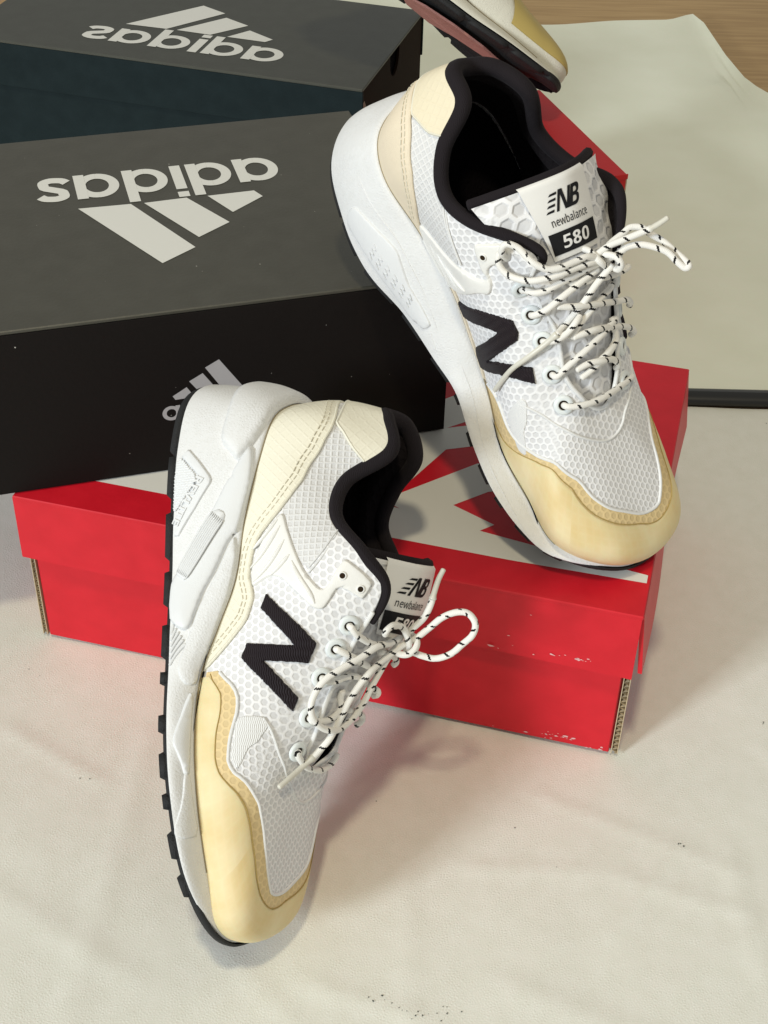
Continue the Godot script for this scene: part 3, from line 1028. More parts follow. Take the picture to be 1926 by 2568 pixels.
func lettering(mb: MB, text: String, size: float, bold: bool, map: Callable, nf: Callable, stretch := Vector2.ONE, slant := 0.0, deep := 0.0) -> void:
	# flat print: the outlines of the letters, laid on a surface; size is the height of a capital in map units
	var f := SystemFont.new()
	f.font_names = PackedStringArray(["Droid Sans"])
	f.font_weight = 700 if bold else 400
	var tm := TextMesh.new()
	tm.font = f
	tm.font_size = 64
	tm.pixel_size = 0.01
	tm.depth = 0.1 if deep > 0.0 else 0.0
	tm.curve_step = 2.0
	tm.text = text
	var arr := tm.get_mesh_arrays()
	var pv: PackedVector3Array = arr[Mesh.ARRAY_VERTEX]
	var pi: PackedInt32Array = arr[Mesh.ARRAY_INDEX]
	var p := PackedVector3Array()
	var rf := PackedVector3Array()
	var k := size / 0.46
	for w in pv:
		var q := Vector2((w.x + w.y * slant) * k * stretch.x, w.y * k * stretch.y)
		rf.append(nf.call(q))
		p.append(map.call(q) + (rf[rf.size() - 1] * (w.z + 0.05) * deep * 10.0 if deep > 0.0 else Vector3.ZERO))
	if deep > 0.0:
		# raised letters: keep the turn of the font's own faces, mirrored if the surface mirrors them
		var pn: PackedVector3Array = arr[Mesh.ARRAY_NORMAL]
		var turn := 0.0
		for i in range(0, pi.size(), 3):
			if pn[pi[i]].z > 0.9:
				var fn := (p[pi[i]] - p[pi[i + 2]]).cross(p[pi[i]] - p[pi[i + 1]])
				turn = signf(fn.dot(rf[pi[i]]))
				break
		for i in range(0, pi.size(), 3):
			var a := pi[i]
			var b := pi[i + 1] if turn > 0 else pi[i + 2]
			var c := pi[i + 2] if turn > 0 else pi[i + 1]
			var fn := (p[a] - p[c]).cross(p[a] - p[b]).normalized()
			mb.soup(PackedVector3Array([p[a], p[b], p[c]]), PackedVector2Array(), PackedInt32Array([0, 1, 2]), PackedVector3Array([fn, fn, fn]), true)
		return
	mb.soup(p, PackedVector2Array(), pi, rf, true)


func build_label(o: Node3D, l: Last) -> void:
	var mb := MB.new()
	var p := PackedVector3Array()
	var nu := 26
	var nv := 17
	for i in nu:
		for j in nv:
			var s := lerpf(0.705, 1.0, minf(float(i) / (nu - 5), 1.0))
			var w := label_shift + label_wide * lerpf(-0.6, 0.56, float(j) / (nv - 1))
			var q := tongue_pt(s, w) + tongue_n(s, w) * 0.0012
			if i > nu - 5:
				# folded over the free end
				var a := (i - nu + 5) * 0.9
				q += Vector3(-0.0022 * sin(a), -0.0022 * (1.0 - cos(a)) - (0.0016 if i == nu - 1 else 0.0), 0)
			p.append(q)
	mb.grid(p, nu, nv, PackedVector2Array(), -1.0)
	var lab := part("tongue_label", mb, M.label, o)
	# print: map from label space (x across, y up, in metres) to the tongue
	var map := func(q: Vector2) -> Vector3:
		var s := 0.878 + q.y / 0.118
		var hw := hermite([0.67, 25, 0.83, 29, 1.0, 33], s) * 0.001
		var w := label_shift - 0.02 - label_wide * q.x / hw
		return tongue_pt(s, w) + tongue_n(s, w) * 0.00145
	var nf := func(q: Vector2) -> Vector3: return tongue_n(0.878 + q.y / 0.118, 0.0)
	var t1 := MB.new()
	lettering(t1, "newbalance", 0.0032, false, func(q): return map.call(q + Vector2(0, -0.0032)), nf, Vector2(0.93, 1.15))
	part("label_lettering", t1, M.ink, lab)
	var bx := MB.new()
	var bp := PackedVector3Array()
	for i in 15:
		for j in 8:
			var q := Vector2(lerpf(-0.0145, 0.0145, i / 14.0), lerpf(-0.0178, -0.0076, j / 7.0))
			bp.append((map.call(q) as Vector3) + (nf.call(q) as Vector3) * 0.00005)
	bx.grid(bp, 15, 8, PackedVector2Array(), -1.0)
	part("label_bar", bx, M.ink, lab)
	var t2 := MB.new()
	lettering(t2, "580", 0.0060, true, func(q): return map.call(q + Vector2(0, -0.0128)) + tongue_n(0.78, 0) * 0.0003, nf, Vector2(1.25, 1.0), 0.08)
	part("label_number", t2, M.label, lab)
	# the two slanted initials with speed lines
	var em := MB.new()
	lettering(em, "N", 0.0088, true, func(q): return map.call(q + Vector2(-0.0012, 0.0052)), nf, Vector2(0.95, 1.0), 0.45)
	lettering(em, "B", 0.0088, true, func(q): return map.call(q + Vector2(0.0054, 0.0052)), nf, Vector2(1.05, 1.0), 0.45)
	for k in 4:
		var y := 0.0012 + k * 0.0023
		var x0 := -0.0118 + k * 0.0012
		em.poly(PackedVector2Array([Vector2(x0, y), Vector2(x0 + 0.0042, y + 0.0001), Vector2(x0 + 0.0046, y + 0.0012), Vector2(x0 + 0.0012, y + 0.0009)]), map, tongue_n(0.93, 0))
	part("label_emblem", em, M.ink, lab)


func build_tongue(o: Node3D, l: Last) -> void:
	var mb := MB.new()
	var p := PackedVector3Array()
	var tx := PackedVector2Array()
	var nu := 60
	var nv := 33
	for i in nu:
		for j in nv:
			var s := float(i) / (nu - 1)
			var w := lerpf(-1.0, 1.0, float(j) / (nv - 1))
			var q := tongue_pt(s, w)
			# padded: soft swells
			var sw := 0.0009 * smoothstep(0.55, 0.8, s) * sin(w * 9.0 + s * 4.0) * sin(s * 38.0)
			p.append(q + tongue_n(s, w) * sw)
			tx.append(Vector2(s * 0.125, w * 0.03))
	mb.grid(p, nu, nv, tx, -1.0)
	var t := part("tongue", mb, M.pad, o)
	var lb := MB.new()
	var lp := PackedVector3Array()
	for i in nu:
		for j in nv:
			var s := float(i) / (nu - 1) * 1.012
			var w := lerpf(-1.02, 1.02, float(j) / (nv - 1))
			lp.append(tongue_pt(s, w, 0.0042))
	lb.grid(lp, nu, nv, PackedVector2Array(), 1.0)
	# padded black rim round the free end
	var rim := PackedVector3Array()
	for j in 25:
		var w := lerpf(-1.0, 1.0, j / 24.0)
		rim.append(tongue_pt(1.0, w, 0.0028) + Vector3(-0.0008, 0.0003, 0))
	lb.tube(rim, 0.0026, 8, 1.0, 2)
	part("tongue_lining", lb, M.black, t)
	build_label(o, l)


func build_upper(o: Node3D, l: Last, f: Dictionary, g: Dictionary, fabric: Material) -> void:
	var mb := MB.new()
	var nu := 241
	var nv := 44
	var p := PackedVector3Array()
	for i in nu:
		for j in nv:
			p.append(l.up(24.0 * i / (nu - 1), float(j) / (nv - 1)))
	mb.grid(p, nu, nv, girth_uv(p, nu, nv), 1.0, true)
	part("upper", mb, fabric, o)
	var lb := MB.new()
	p = PackedVector3Array()
	for i in nu:
		var u := 24.0 * i / (nu - 1)
		for j in 16:
			var t := j / 15.0
			var thick := 0.0022 + 0.0045 * smoothstep(0.45, 0.8, t) * (1.0 - 0.85 * smoothstep(0.86, 1.0, t)) * (1.0 - smoothstep(6.0, 7.2, minf(u, 24.0 - u)))
			p.append(l.up(u, t) - l.upn(u, t) * thick)
	lb.grid(p, nu, 16, PackedVector2Array(), -1.0, true)
	part("lining", lb, M.lining, o)
	# insole
	var ib := MB.new()
	p = PackedVector3Array()
	for i in 97:
		var u := 24.0 * i / 96.0
		var e := l.up(u, 0.03)
		for j in 6:
			var c := Vector3(clampf(e.x, 0.045, 0.225), 0, 0)
			var k := 1.0 - j / 5.0
			var h := hermite([0, 44, 60, 34, 120, 23, 180, 16, 260, 20], e.x * 1000.0) * 0.001
			p.append(Vector3(lerpf(c.x, e.x, k * 1.04), h, e.z * k * 1.04))
	ib.grid(p, 97, 6, PackedVector2Array(), 1.0, true)
	part("insole", ib, M.dark, o)
	# padded black collar rim
	var cb := MB.new()
	var path := PackedVector3Array()
	for i in 97:
		var u := lerpf(-6.55, 6.55, i / 96.0)
		var d := l.side(u)
		path.append(l.up(u, 1.0) + Vector3(0, 0.0014, 0) - d * 0.0026)
	cb.tube(path, [0.0, 0.0015, 0.1, 0.0031, 0.3, 0.0037, 0.5, 0.0041, 0.7, 0.0037, 0.9, 0.0031, 1.0, 0.0015], 12, 60.0, 2)
	part("collar_binding", cb, M.black, o)
	for s in [1.0, -1.0]:
		# the piped edges of the lace opening
		var eb := MB.new()
		var ep := PackedVector3Array()
		for i in 30:
			var u: float = lerpf(6.4, 12.0, i / 29.0) * s
			ep.append(l.up(u, 1.0) + l.upn(u, 1.0) * 0.0002)
		eb.tube(ep, 0.0011, 8, 150.0, 2)
		part("throat_piping", eb, M.white, o)
	if not f.has("emblem"):
		return
	var fu := func(u, t): return l.up(u, t)
	var fn := func(u, t): return l.upn(u, t)
	# finer ripstop quarter between counter, cage and collar
	var qlo: Array = f.qlo
	var qhi: Array = f.qhi
	for s in [1.0, -1.0]:
		var qb := MB.new()
		var glo: Array = qlo if s > 0 else g.qlo
		var ghi: Array = qhi if s > 0 else g.qhi
		var a0: float = 2.05 * s
		strip(qb, l, a0 if s > 0 else -5.05, 5.05 if s > 0 else a0, 60, func(u): return hermite(glo, absf(u)), func(u): return maxf(hermite(ghi, absf(u)), hermite(glo, absf(u)) + 0.01), 0.0002, 10, false, false)
		part("quarter_panel", qb, M.rip, o)
	# toe: vamp mesh, yellowed cap, welt, piping
	var cap: Array = f.cap
	var seam: Array = f.seam
	var vamp: Array = f.vamp
	var vb := MB.new()
	strip(vb, l, 7.95, 16.05, 110, func(u): return hermite(cap, u) - 0.02, func(u): return maxf(hermite(vamp, u), hermite(cap, u) - 0.015), 0.00025, 14, false, false, 1)
	part("vamp_panel", vb, M.vamp, o)
	var yb := MB.new()
	strip(yb, l, 6.95, 17.05, 150, func(u): return -0.0, func(u): return hermite(seam, u), 0.0008, 12, false, true, 2)
	part("toe_cap", yb, M.yellow, o)
	var wb := MB.new()
	strip(wb, l, 6.86, 17.14, 150, func(u): return maxf(hermite(seam, u) - 0.03, 0.0), func(u): return hermite(cap, u), 0.0005, 8, false, true, 2)
	part("toe_welt", wb, M.welt, o)
	var pb := MB.new()
	var sb := MB.new()
	var pp := PackedVector2Array()
	var sp := PackedVector2Array()
	for i in 81:
		var u := lerpf(6.9, 17.1, i / 80.0)
		pp.append(Vector2(u, hermite(cap, u) + 0.004))
		sp.append(Vector2(u, hermite(seam, u)))
	pb.tube(on_up(l, pp, 0.0003, 2), 0.0008, 8, 1.0, 2)
	part("toe_piping", pb, M.white, o)
	sb.tube(on_up(l, sp, 0.0007, 2), 0.00022, 6, 1.0, 2)
	part("toe_seam", sb, M.seam, o)
	# ridge across the vamp
	var rb := MB.new()
	var rp := PackedVector2Array()
	for i in 60:
		var u := lerpf(7.95, 16.05, i / 59.0)
		rp.append(Vector2(u, hermite(vamp, u)))
	rb.tube(on_up(l, rp, 0.0002, 2), 0.0007, 6, 1.0, 2)
	part("vamp_seam", rb, M.white, o)
	# embroidered side patch
	var eb2 := MB.new()
	patch(eb2, fu, fn, closed2(pairs(f.patch), 3), 0.0007, 0.0006, 0.0016)
	part("side_patch", eb2, M.stitch_white, o)
	# heel counter, double stitched
	var counter: Array = f.counter
	var cb2 := MB.new()
	strip(cb2, l, -6.85, 6.85, 170, func(u): return 0.0, func(u): return maxf(hermite(counter if u >= 0 else g.counter, absf(u)), 0.012), 0.0011, 12, false, true)
	part("heel_counter", cb2, f.counter_mat, o)
	var ce := MB.new()
	var cep := PackedVector2Array()
	for i in 90:
		var u := lerpf(0.9, 6.75, i / 89.0)
		cep.append(Vector2(u, hermite(counter, u) - 0.006))
	ce.tube(on_up(l, cep, 0.0008, 2), 0.0007, 6, 1.0, 1)
	part("counter_edge", ce, f.counter_mat, o)
	var tb := MB.new()
	for off in [0.0032, 0.0052]:
		var sp2 := PackedVector3Array()
		for i in 400:
			var u := lerpf(0.8, f.stitch_end, i / 399.0)
			var t := hermite(counter, u)
			var d := 0.0012
			var e := 1e-3
			# step in from the edge, square to it
			var pa := l.up(u, t)
			var tg := (l.up(u + 0.05, hermite(counter, u + 0.05)) - l.up(u - 0.05, hermite(counter, u - 0.05))).normalized()
			var nm := l.upn(u, t)
			sp2.append(pa + tg.cross(nm).normalized() * off + nm * 0.0012)
		stitches(tb, sp2, fn, 0.0019, 0.0011, 0.00028)
	part("counter_stitching", tb, M.thread, o)
	# heel tab
	var tlo: Array = f.tab_lo
	var hb := MB.new()
	strip(hb, l, -f.tab_end, f.tab_end, 70, func(u): return minf(hermite(tlo, absf(u)), 0.985), func(u): return 1.0, 0.0013, 10, true, false)
	part("heel_tab", hb, f.tab_mat, o)
	var he := MB.new()
	var hep := PackedVector2Array()
	for i in 60:
		var u := lerpf(-f.tab_end, f.tab_end, i / 59.0)
		hep.append(Vector2(u, minf(hermite(tlo, absf(u)) + 0.006, 0.985)))
	he.tube(on_up(l, hep, 0.0009, 2), 0.0007, 6, 1.0, 1)
	part("heel_tab_edge", he, M.edge, o)
	# moulded lace cage with two holes
	var gb := MB.new()
	patch(gb, fu, fn, closed2(pairs(f.cage), 3), 0.0016, 0.0009, 0.0016)
	var cage := part("lace_cage", gb, M.tpu, o)
	var rbs: PackedVector2Array = pairs(f.rib)
	for k in range(0, rbs.size(), 2):
		var b := MB.new()
		var a := PackedVector2Array([rbs[k], rbs[k].lerp(rbs[k + 1], 0.5), rbs[k + 1]])
		b.tube(on_up(l, a, 0.0017, 6), [0.0, 0.0003, 0.2, 0.0009, 0.8, 0.0009, 1.0, 0.0003], 6, 1.0, 1)
		part("cage_rib", b, M.tpu, cage)
	for w in pairs(f.holes):
		ring_at(cage, l.up(w.x, w.y) + l.upn(w.x, w.y) * 0.0017, l.upn(w.x, w.y), 0.0013, 0.0019, 0.0005, "cage_hole", M.tpu)
	# eyelets
	for s in [1.0, -1.0]:
		for w in pairs(f.eyelets if s > 0 else g.eyelets):
			var u: float = w.x * s
			ring_at(o, l.up(u, w.y) + l.upn(u, w.y) * 0.0004, l.upn(u, w.y), 0.0025, 0.0047, 0.0013, "eyelet", M.ring)
	# the big stitched letter on the side
	for s in [1.0, -1.0]:
		var nb := MB.new()
		var oa := pairs(f.emblem if s > 0 else g.emblem)
		var ob := PackedVector2Array()
		for w in oa:
			ob.append(Vector2(w.x * s, w.y + 0.055 * (1.0 - smoothstep(0.0, 0.5, w.y)) if w.y < 0.1 else w.y))
		patch(nb, fu, fn, ob, 0.0016, 0.0007, 0.0011, 0.00018, 0.0003)
		part("side_letter", nb, M.emblem, o)
	# quarter seam
	for off in [0.0, 0.0024]:
		var sb2 := MB.new()
		var ps := on_up(l, pairs(f.quarter), 0.0003, 6)
		for i in ps.size():
			ps[i] += Vector3(off, 0, 0)
		sb2.tube(ps, 0.00045, 6, 1.0, 1)
		part("quarter_seam", sb2, M.white, o)
	build_tongue(o, l)


func ring_at(o: Node3D, at: Vector3, n: Vector3, r0: float, r1: float, h: float, called: String, m: Material) -> void:
	# a flat ring with a dark bottom
	var a := n.cross(Vector3(0.3, 0.2, 0.9)).normalized()
	var b := n.cross(a)
	var mb := MB.new()
	var prof := [[r0 * 0.86, -0.0012], [r0 * 0.93, h * 0.6], [r0, h], [lerpf(r0, r1, 0.3), h * 1.05], [lerpf(r0, r1, 0.75), h * 0.85], [r1 * 0.985, h * 0.45], [r1, -0.0003]]
	var p := PackedVector3Array()
	for i in 29:
		var w := TAU * i / 28.0
		for q in prof:
			p.append(at + (a * cos(w) + b * sin(w)) * q[0] + n * q[1])
	mb.grid(p, 29, prof.size(), PackedVector2Array(), -1.0, true)
	var rg := part(called, mb, m, o)
	var d := MB.new()
	p = PackedVector3Array()
	for i in 17:
		var w := TAU * i / 16.0
		for k in 2:
			p.append(at + (a * cos(w) + b * sin(w)) * (r0 * 0.95 * k + 0.00001) + n * 0.00035)
	d.grid(p, 17, 2, PackedVector2Array(), -1.0, true)
	if not (o.has_meta("category")):
		part("hole", d, M.hole, o)
	else:
		part("hole", d, M.hole, rg)


func build_sole(o: Node3D, l: Last, f: Dictionary, foam: Material) -> void:
	var mb := MB.new()
	var p := PackedVector3Array()
	var nu := 193
	var rows := [[-1.0, 0.0], [-0.6, 0.0], [-0.25, 0.0]]
	for j in 19:
		rows.append([0.0, j / 18.0])
	for i in nu:
		var u := 24.0 * i / (nu - 1)
		for r in rows:
			var q := l.mid(u, r[1])
			var d := l.side(u)
			if r[0] < 0.0:
				q += -d * 0.0045 * -r[0] + Vector3(0, 0.0011 * sin(-r[0] * PI * 0.75), 0) - Vector3(0, 0.0012 * maxf(-r[0] - 0.6, 0) * 2.5, 0)
			# old foam is never quite even
			var e := 0.00015 * sin(u * 5.3) * sin(r[1] * 7.0 + u)
			p.append(q + d * e)
	mb.grid(p, nu, rows.size(), PackedVector2Array(), -1.0, true)
	var ms := part("midsole", mb, foam, o)
	var gl := MB.new()
	var gp := PackedVector3Array()
	for i in 121:
		var u := lerpf(-10.0, 10.0, i / 120.0)
		gp.append(l.up(u, 0.0) + l.side(u) * 0.0012 + Vector3(0, 0.0009, 0))
	gl.tube(gp, 0.00045, 6, 1.0, 2)
	part("glue_line", gl, M.glue, ms)
	var fm := func(u, h): return l.mid(u, clampf(h, -0.04, 1.0))
	var fn := func(u, h): return l.midn(u, clampf(h, 0.02, 0.98))
	# rubber outsole: rim, underside, lugs
	var ob := MB.new()
	p = PackedVector3Array()
	var prof := [[0.0, 0.0], [0.0009, -0.0003], [0.0012, -0.0012], [0.0008, -0.0026], [-0.0015, -0.003]]
	for i in nu:
		var u := 24.0 * i / (nu - 1)
		var q := l.cr(l.og, u)
		var d := l.side(u)
		var toe := smoothstep(9.6, 10.8, 12.0 - absf(12.0 - u))
		for r in prof:
			p.append(q + d * (r[0] + 0.0004 + 0.0006 * toe) + Vector3(0, r[1] * (1.0 + 0.35 * toe) + 0.0008 * toe, 0))
		for k in 4:
			var e := q + d * -0.0015 + Vector3(0, -0.003, 0)
			var cx := clampf(e.x, 0.03, 0.22)
			var cy := hermite([0, 4.5, 60, 1, 120, 3.2, 170, 6, 200, 9, 230, 13.5, 262, 22], lerpf(e.x, cx, (k + 1) / 4.0) * 1000.0) * 0.001 - 0.003
			p.append(Vector3(lerpf(e.x, cx, (k + 1) / 4.0), lerpf(e.y, cy, (k + 1) / 4.0), lerpf(e.z, 0.0, (k + 1) / 4.0)))
	ob.grid(p, nu, prof.size() + 4, PackedVector2Array(), -1.0, true)
	var os := part("outsole", ob, M.rubber, o)
	for w in f.lugs:
		for s in [1.0, -1.0]:
			var lb := MB.new()
			var n := maxi(3, int((w[1] - w[0]) * 6))
			var ring := PackedVector3Array()
			var prf := [[-0.016, 0.001], [-0.0145, -0.0021], [0.0008, -0.0024], [0.0021, -0.0019], [0.0024, 0.0004], [0.0012, 0.0016]]
			for i in n + 2:
				var fr := lerpf(-0.06, 1.06, clampf((i - 0.5) / (n - 0.0), 0.0, 1.0))
				var u: float = lerpf(w[0], w[1], fr) * s
				var q := l.cr(l.og, u) + Vector3(0, -0.0026, 0)
				var d := l.side(u)
				var dy := (l.cr(l.og, u + 0.1).y - l.cr(l.og, u - 0.1).y)
				for r in prf:
					var e: float = 0.0 if (i == 0 or i == n + 1) else 1.0
					ring.append(q + d * lerpf(-0.004, r[0], e) + Vector3(0, lerpf(-0.0003, r[1], e), 0))
			lb.grid(ring, n + 2, prf.size(), PackedVector2Array(), s)
			part("tread_lug", lb, M.rubber, os)
	if f.has("plug"):
		for e in [["plug", 0.0040, 0.0030, "heel_pad", 0.0010], ["bar", 0.0024, 0.0016, "stability_bar", 0.0012], ["fbar", 0.0020, 0.0014, "forefoot_bar", 0.0016], ["chev", 0.0014, 0.0005, "chevron_frame", 0.0], ["dots", 0.0005, 0.0005, "dotted_panel", 0.0], ["petal", 0.0012, 0.0010, "toe_panel", 0.0010], ["petal2", 0.0008, 0.0007, "toe_panel", 0.0007]]:
			var b := MB.new()
			patch(b, fm, fn, pairs(f[e[0]]) if e[0] in ["chev", "dots"] else closed2(pairs(f[e[0]]), 2), e[1], e[2], 0.0016, 0.0, e[4])
			part(e[3], b, foam if e[0] in ["plug", "fbar", "petal2"] else M.foam_smooth, ms)
		# ribbed inset
		var rp := pairs(f.ribs)
		var rb := MB.new()
		patch(rb, fm, fn, closed2(rp, 2), 0.0036, 0.0005, 0.0016)
		part("ribbed_inset", rb, M.foam_smooth, ms)
		for k in 8:
			var a := rp[0].lerp(rp[3], (k + 0.5) / 8.0)
			var c := rp[9].lerp(rp[6], (k + 0.5) / 8.0)
			var tb := MB.new()
			var tp := PackedVector3Array()
			for i in 13:
				var w := a.lerp(c, lerpf(0.02, 0.98, i / 12.0))
				tp.append(l.mid(w.x, w.y) + l.midn(w.x, w.y) * 0.0039)
			tb.tube(tp, [0.0, 0.0003, 0.06, 0.0006, 0.94, 0.0006, 1.0, 0.0003], 6, 1.0, 1)
			part("rib", tb, M.foam_smooth, ms)
		var sp := pairs(f.stripe)
		for k in 6:
			var a := sp[0].lerp(sp[2], k / 5.0)
			var c := sp[5].lerp(sp[3], k / 5.0)
			var tb := MB.new()
			var tp := PackedVector3Array()
			for i in 7:
				var w := a.lerp(c, i / 6.0)
				tp.append(l.mid(w.x, w.y) + l.midn(w.x, w.y) * 0.0002)
			tb.tube(tp, 0.0007, 6, 1.0, 1)
			part("rib", tb, M.foam_smooth, ms)
		# dimpled texture on the heel panel
		var db := MB.new()
		var dp := closed2(pairs(f.dots), 2)
		for i in 40:
			for j in 24:
				var w := Vector2(3.1 + i * 0.028, 0.69 + j * 0.0145 + (i % 2) * 0.007)
				if Geometry2D.is_point_in_polygon(w, dp):
					var q := l.mid(w.x, w.y)
					var nm := l.midn(w.x, w.y)
					var a := nm.cross(Vector3.RIGHT).normalized() * 0.00055
					var b := nm.cross(a).normalized() * 0.00055
					q += nm * 0.0006
					db.soup(PackedVector3Array([q + a, q + b, q - a, q - b, q + nm * 0.0008]), PackedVector2Array(), PackedInt32Array([0, 1, 4, 1, 2, 4, 2, 3, 4, 3, 0, 4]), PackedVector3Array([nm, nm, nm, nm, nm]))
		part("dimples", db, M.foam_smooth, ms).set_meta("kind", "stuff")
		# moulded word
		var wp2 := pairs(f.rev)
		var pa := l.mid(wp2[0].x, wp2[0].y)
		var pe := l.mid(wp2[1].x, wp2[1].y)
		var run := pa.distance_to(pe)
		var perp := Vector2(-(wp2[1].y - wp2[0].y) * 0.028 / 0.031, (wp2[1].x - wp2[0].x) * 0.031 / 0.028).normalized()
		var rmap := func(q: Vector2) -> Vector3:
			var fr := 0.5 + q.x / run
			var w := wp2[0].lerp(wp2[1], fr)
			w.y -= q.y / 0.034
			return l.mid(w.x, w.y) + l.midn(w.x, w.y) * 0.0013
		var rnf := func(q: Vector2) -> Vector3: return l.midn(wp2[0].x, wp2[0].y)
		var tw := MB.new()
		lettering(tw, "REVLITE", 0.0040, true, rmap, rnf, Vector2(1.2, 0.95), 0.2, 0.0007)
		part("moulded_word", tw, M.foam_smooth, ms)
	elif f.has("tear"):
		var b := MB.new()
		patch(b, fm, fn, closed2(pairs(f.tear), 2), 0.0010, 0.0010, 0.0018, 0.0, 0.0006)
		part("side_panel", b, M.foam_smooth, ms)
		# a long moulded crease and worn waves
		for e in [[[2.6, 0.35, 3.2, 0.30, 3.9, 0.26, 4.6, 0.33, 5.2, 0.42, 5.6, 0.48], 0.0004], [[5.5, 0.62, 5.75, 0.70, 5.95, 0.75], 0.0005], [[6.2, 0.30, 7.2, 0.34, 8.2, 0.42, 9.2, 0.52, 10.2, 0.66], 0.0003]]:
			var tb := MB.new()
			var tp := PackedVector3Array()
			for w in smooth2(pairs(e[0]), 4):
				tp.append(l.mid(w.x, w.y) - l.midn(w.x, w.y) * 0.0001)
			tb.tube(tp, [0.0, 0.0002, 0.2, e[1], 0.8, e[1], 1.0, 0.0002], 6, 1.0, 2)
			part("moulded_ridge", tb, foam, ms)
		var wb := MB.new()
		for k in 6:
			var u := 3.75 + k * 0.2
			var tp := PackedVector3Array()
			for i in 6:
				var w := Vector2(u + 0.10 * (i % 2) + 0.02 * i, 0.56 + i * 0.035)
				tp.append(l.mid(w.x, w.y) + l.midn(w.x, w.y) * 0.0014)
			wb.tube(tp, 0.00022, 5, 1.0, 2)
		part("moulded_waves", wb, M.foam_smooth, ms)


func build_laces(o: Node3D, d: Dictionary, l: Last, eyes: PackedVector2Array) -> void:
	var root := Node3D.new()
	root.name = "lace"
	o.add_child(root)
	for k in d:
		var mb := MB.new()
		var pts := mm3(d[k])
		var ag: bool = k.begins_with("ag")
		if k in ["endA", "agA"]:
			# the loose end stands clear of the tongue
			for i in pts.size():
				pts[i] += Vector3(0.0005, 0.002, 0.006) * (0.3 + 0.7 * float(i) / pts.size() if k == "endA" else 1.0)
		if k.begins_with("e") and k.length() == 2:
			# out of its eyelet
			var w := eyes[int(k.substr(1)) - 1]
			var c := l.up(w.x, w.y)
			var nm := l.upn(w.x, w.y)
			pts[0] = c - nm * 0.0025
			pts.insert(1, c + nm * 0.0012 + (pts[1] - c).normalized() * 0.0008)
		if ag:
			mb.tube(pts, [0.0, 0.0019, 0.12, 0.0014, 1.0, 0.0012], 9, 180.0, 4)
			part("aglet", mb, M.aglet, root)
		else:
			mb.tube(pts, 0.00152, 14, 110.0, 7)
			part("lace_knot" if k.begins_with("k") else "lace_bow" if k.begins_with("loop") or k == "bow" else "lace_strand", mb, M.lace, root)


func sneaker(called: String, label: String, mirror: bool, f: Dictionary, g: Dictionary, laces: Dictionary, basis: Basis, at: Vector3) -> Node3D:
	var l := Last.new(STA, SHF, mirror)
	var o := thing(called, label, "sneaker", "pair of white mesh sneakers")
	o.transform = Transform3D(basis, at)
	build_upper(o, l, f, g, M.hex)
	build_sole(o, l, f, f.foam)
	build_laces(o, laces, l, pairs(f.eyelets))
	return o


# ---------------------------------------------------------------- boxes
func slab(called: String, lo: Vector3, hi: Vector3, m: Material, parent: Node3D, r := 0.0008) -> MeshInstance3D:
	var b := MB.new()
	b.box(lo, hi, r)
	return part(called, b, m, parent)


func letter_shapes() -> Dictionary:
	# geometric lower-case letters in a 25 x 30 frame; each is a list of outlines
	var ring := func(cx: float, cy: float, rx: float, ry: float, ix: float, iy: float) -> Array:
		var halves := []
		for h in 2:
			var p := PackedVector2Array()
			for i in 21:
				var a := PI * i / 20.0 + PI * h + PI * 0.5
				p.append(Vector2(cx + rx * cos(a), cy + ry * sin(a)))
			for i in 21:
				var a := PI * (20 - i) / 20.0 + PI * h + PI * 0.5
				p.append(Vector2(cx + ix * cos(a), cy + iy * sin(a)))
			halves.append(p)
		return halves
	var rect := func(x0: float, y0: float, x1: float, y1: float) -> PackedVector2Array:
		return PackedVector2Array([Vector2(x0, y0), Vector2(x1, y0), Vector2(x1, y1), Vector2(x0, y1)])
	var a: Array = ring.call(13.5, 15.0, 13.5, 15.0, 7.2, 8.6)
	var d := a.duplicate()
	a.append(rect.call(20.3, 0.0, 27.0, 30.0))
	d.append(rect.call(20.3, 0.0, 27.0, 40.0))
	var i := [rect.call(0.0, 0.0, 6.8, 30.0), rect.call(0.0, 33.6, 6.8, 40.0)]
	# s: a thick stroke along a double bend
	var c := []
	for k in 41:
		var f := k / 40.0
		var x := hermite([0, 18.6, 0.1, 15.5, 0.22, 9.5, 0.34, 4.2, 0.42, 4.6, 0.5, 10, 0.58, 15.4, 0.66, 15.8, 0.78, 10.5, 0.9, 4.5, 1.0, 1.4], f)
		var y := hermite([0, 22.6, 0.1, 25.6, 0.22, 26.7, 0.34, 23.8, 0.42, 19, 0.5, 15.2, 0.58, 11.4, 0.66, 6.4, 0.78, 3.3, 0.9, 4.4, 1.0, 7.4], f)
		c.append(Vector2(x, y))
	var l := PackedVector2Array()
	var r := PackedVector2Array()
	for k in 41:
		var t: Vector2 = (c[mini(k + 1, 40)] - c[maxi(k - 1, 0)]).normalized()
		var nn := Vector2(-t.y, t.x) * 3.25
		l.append(c[k] + nn)
		r.append(c[k] - nn)
	r.reverse()
	l.append_array(r)
	return {"a": a, "d": d, "i": i, "s": [l]}


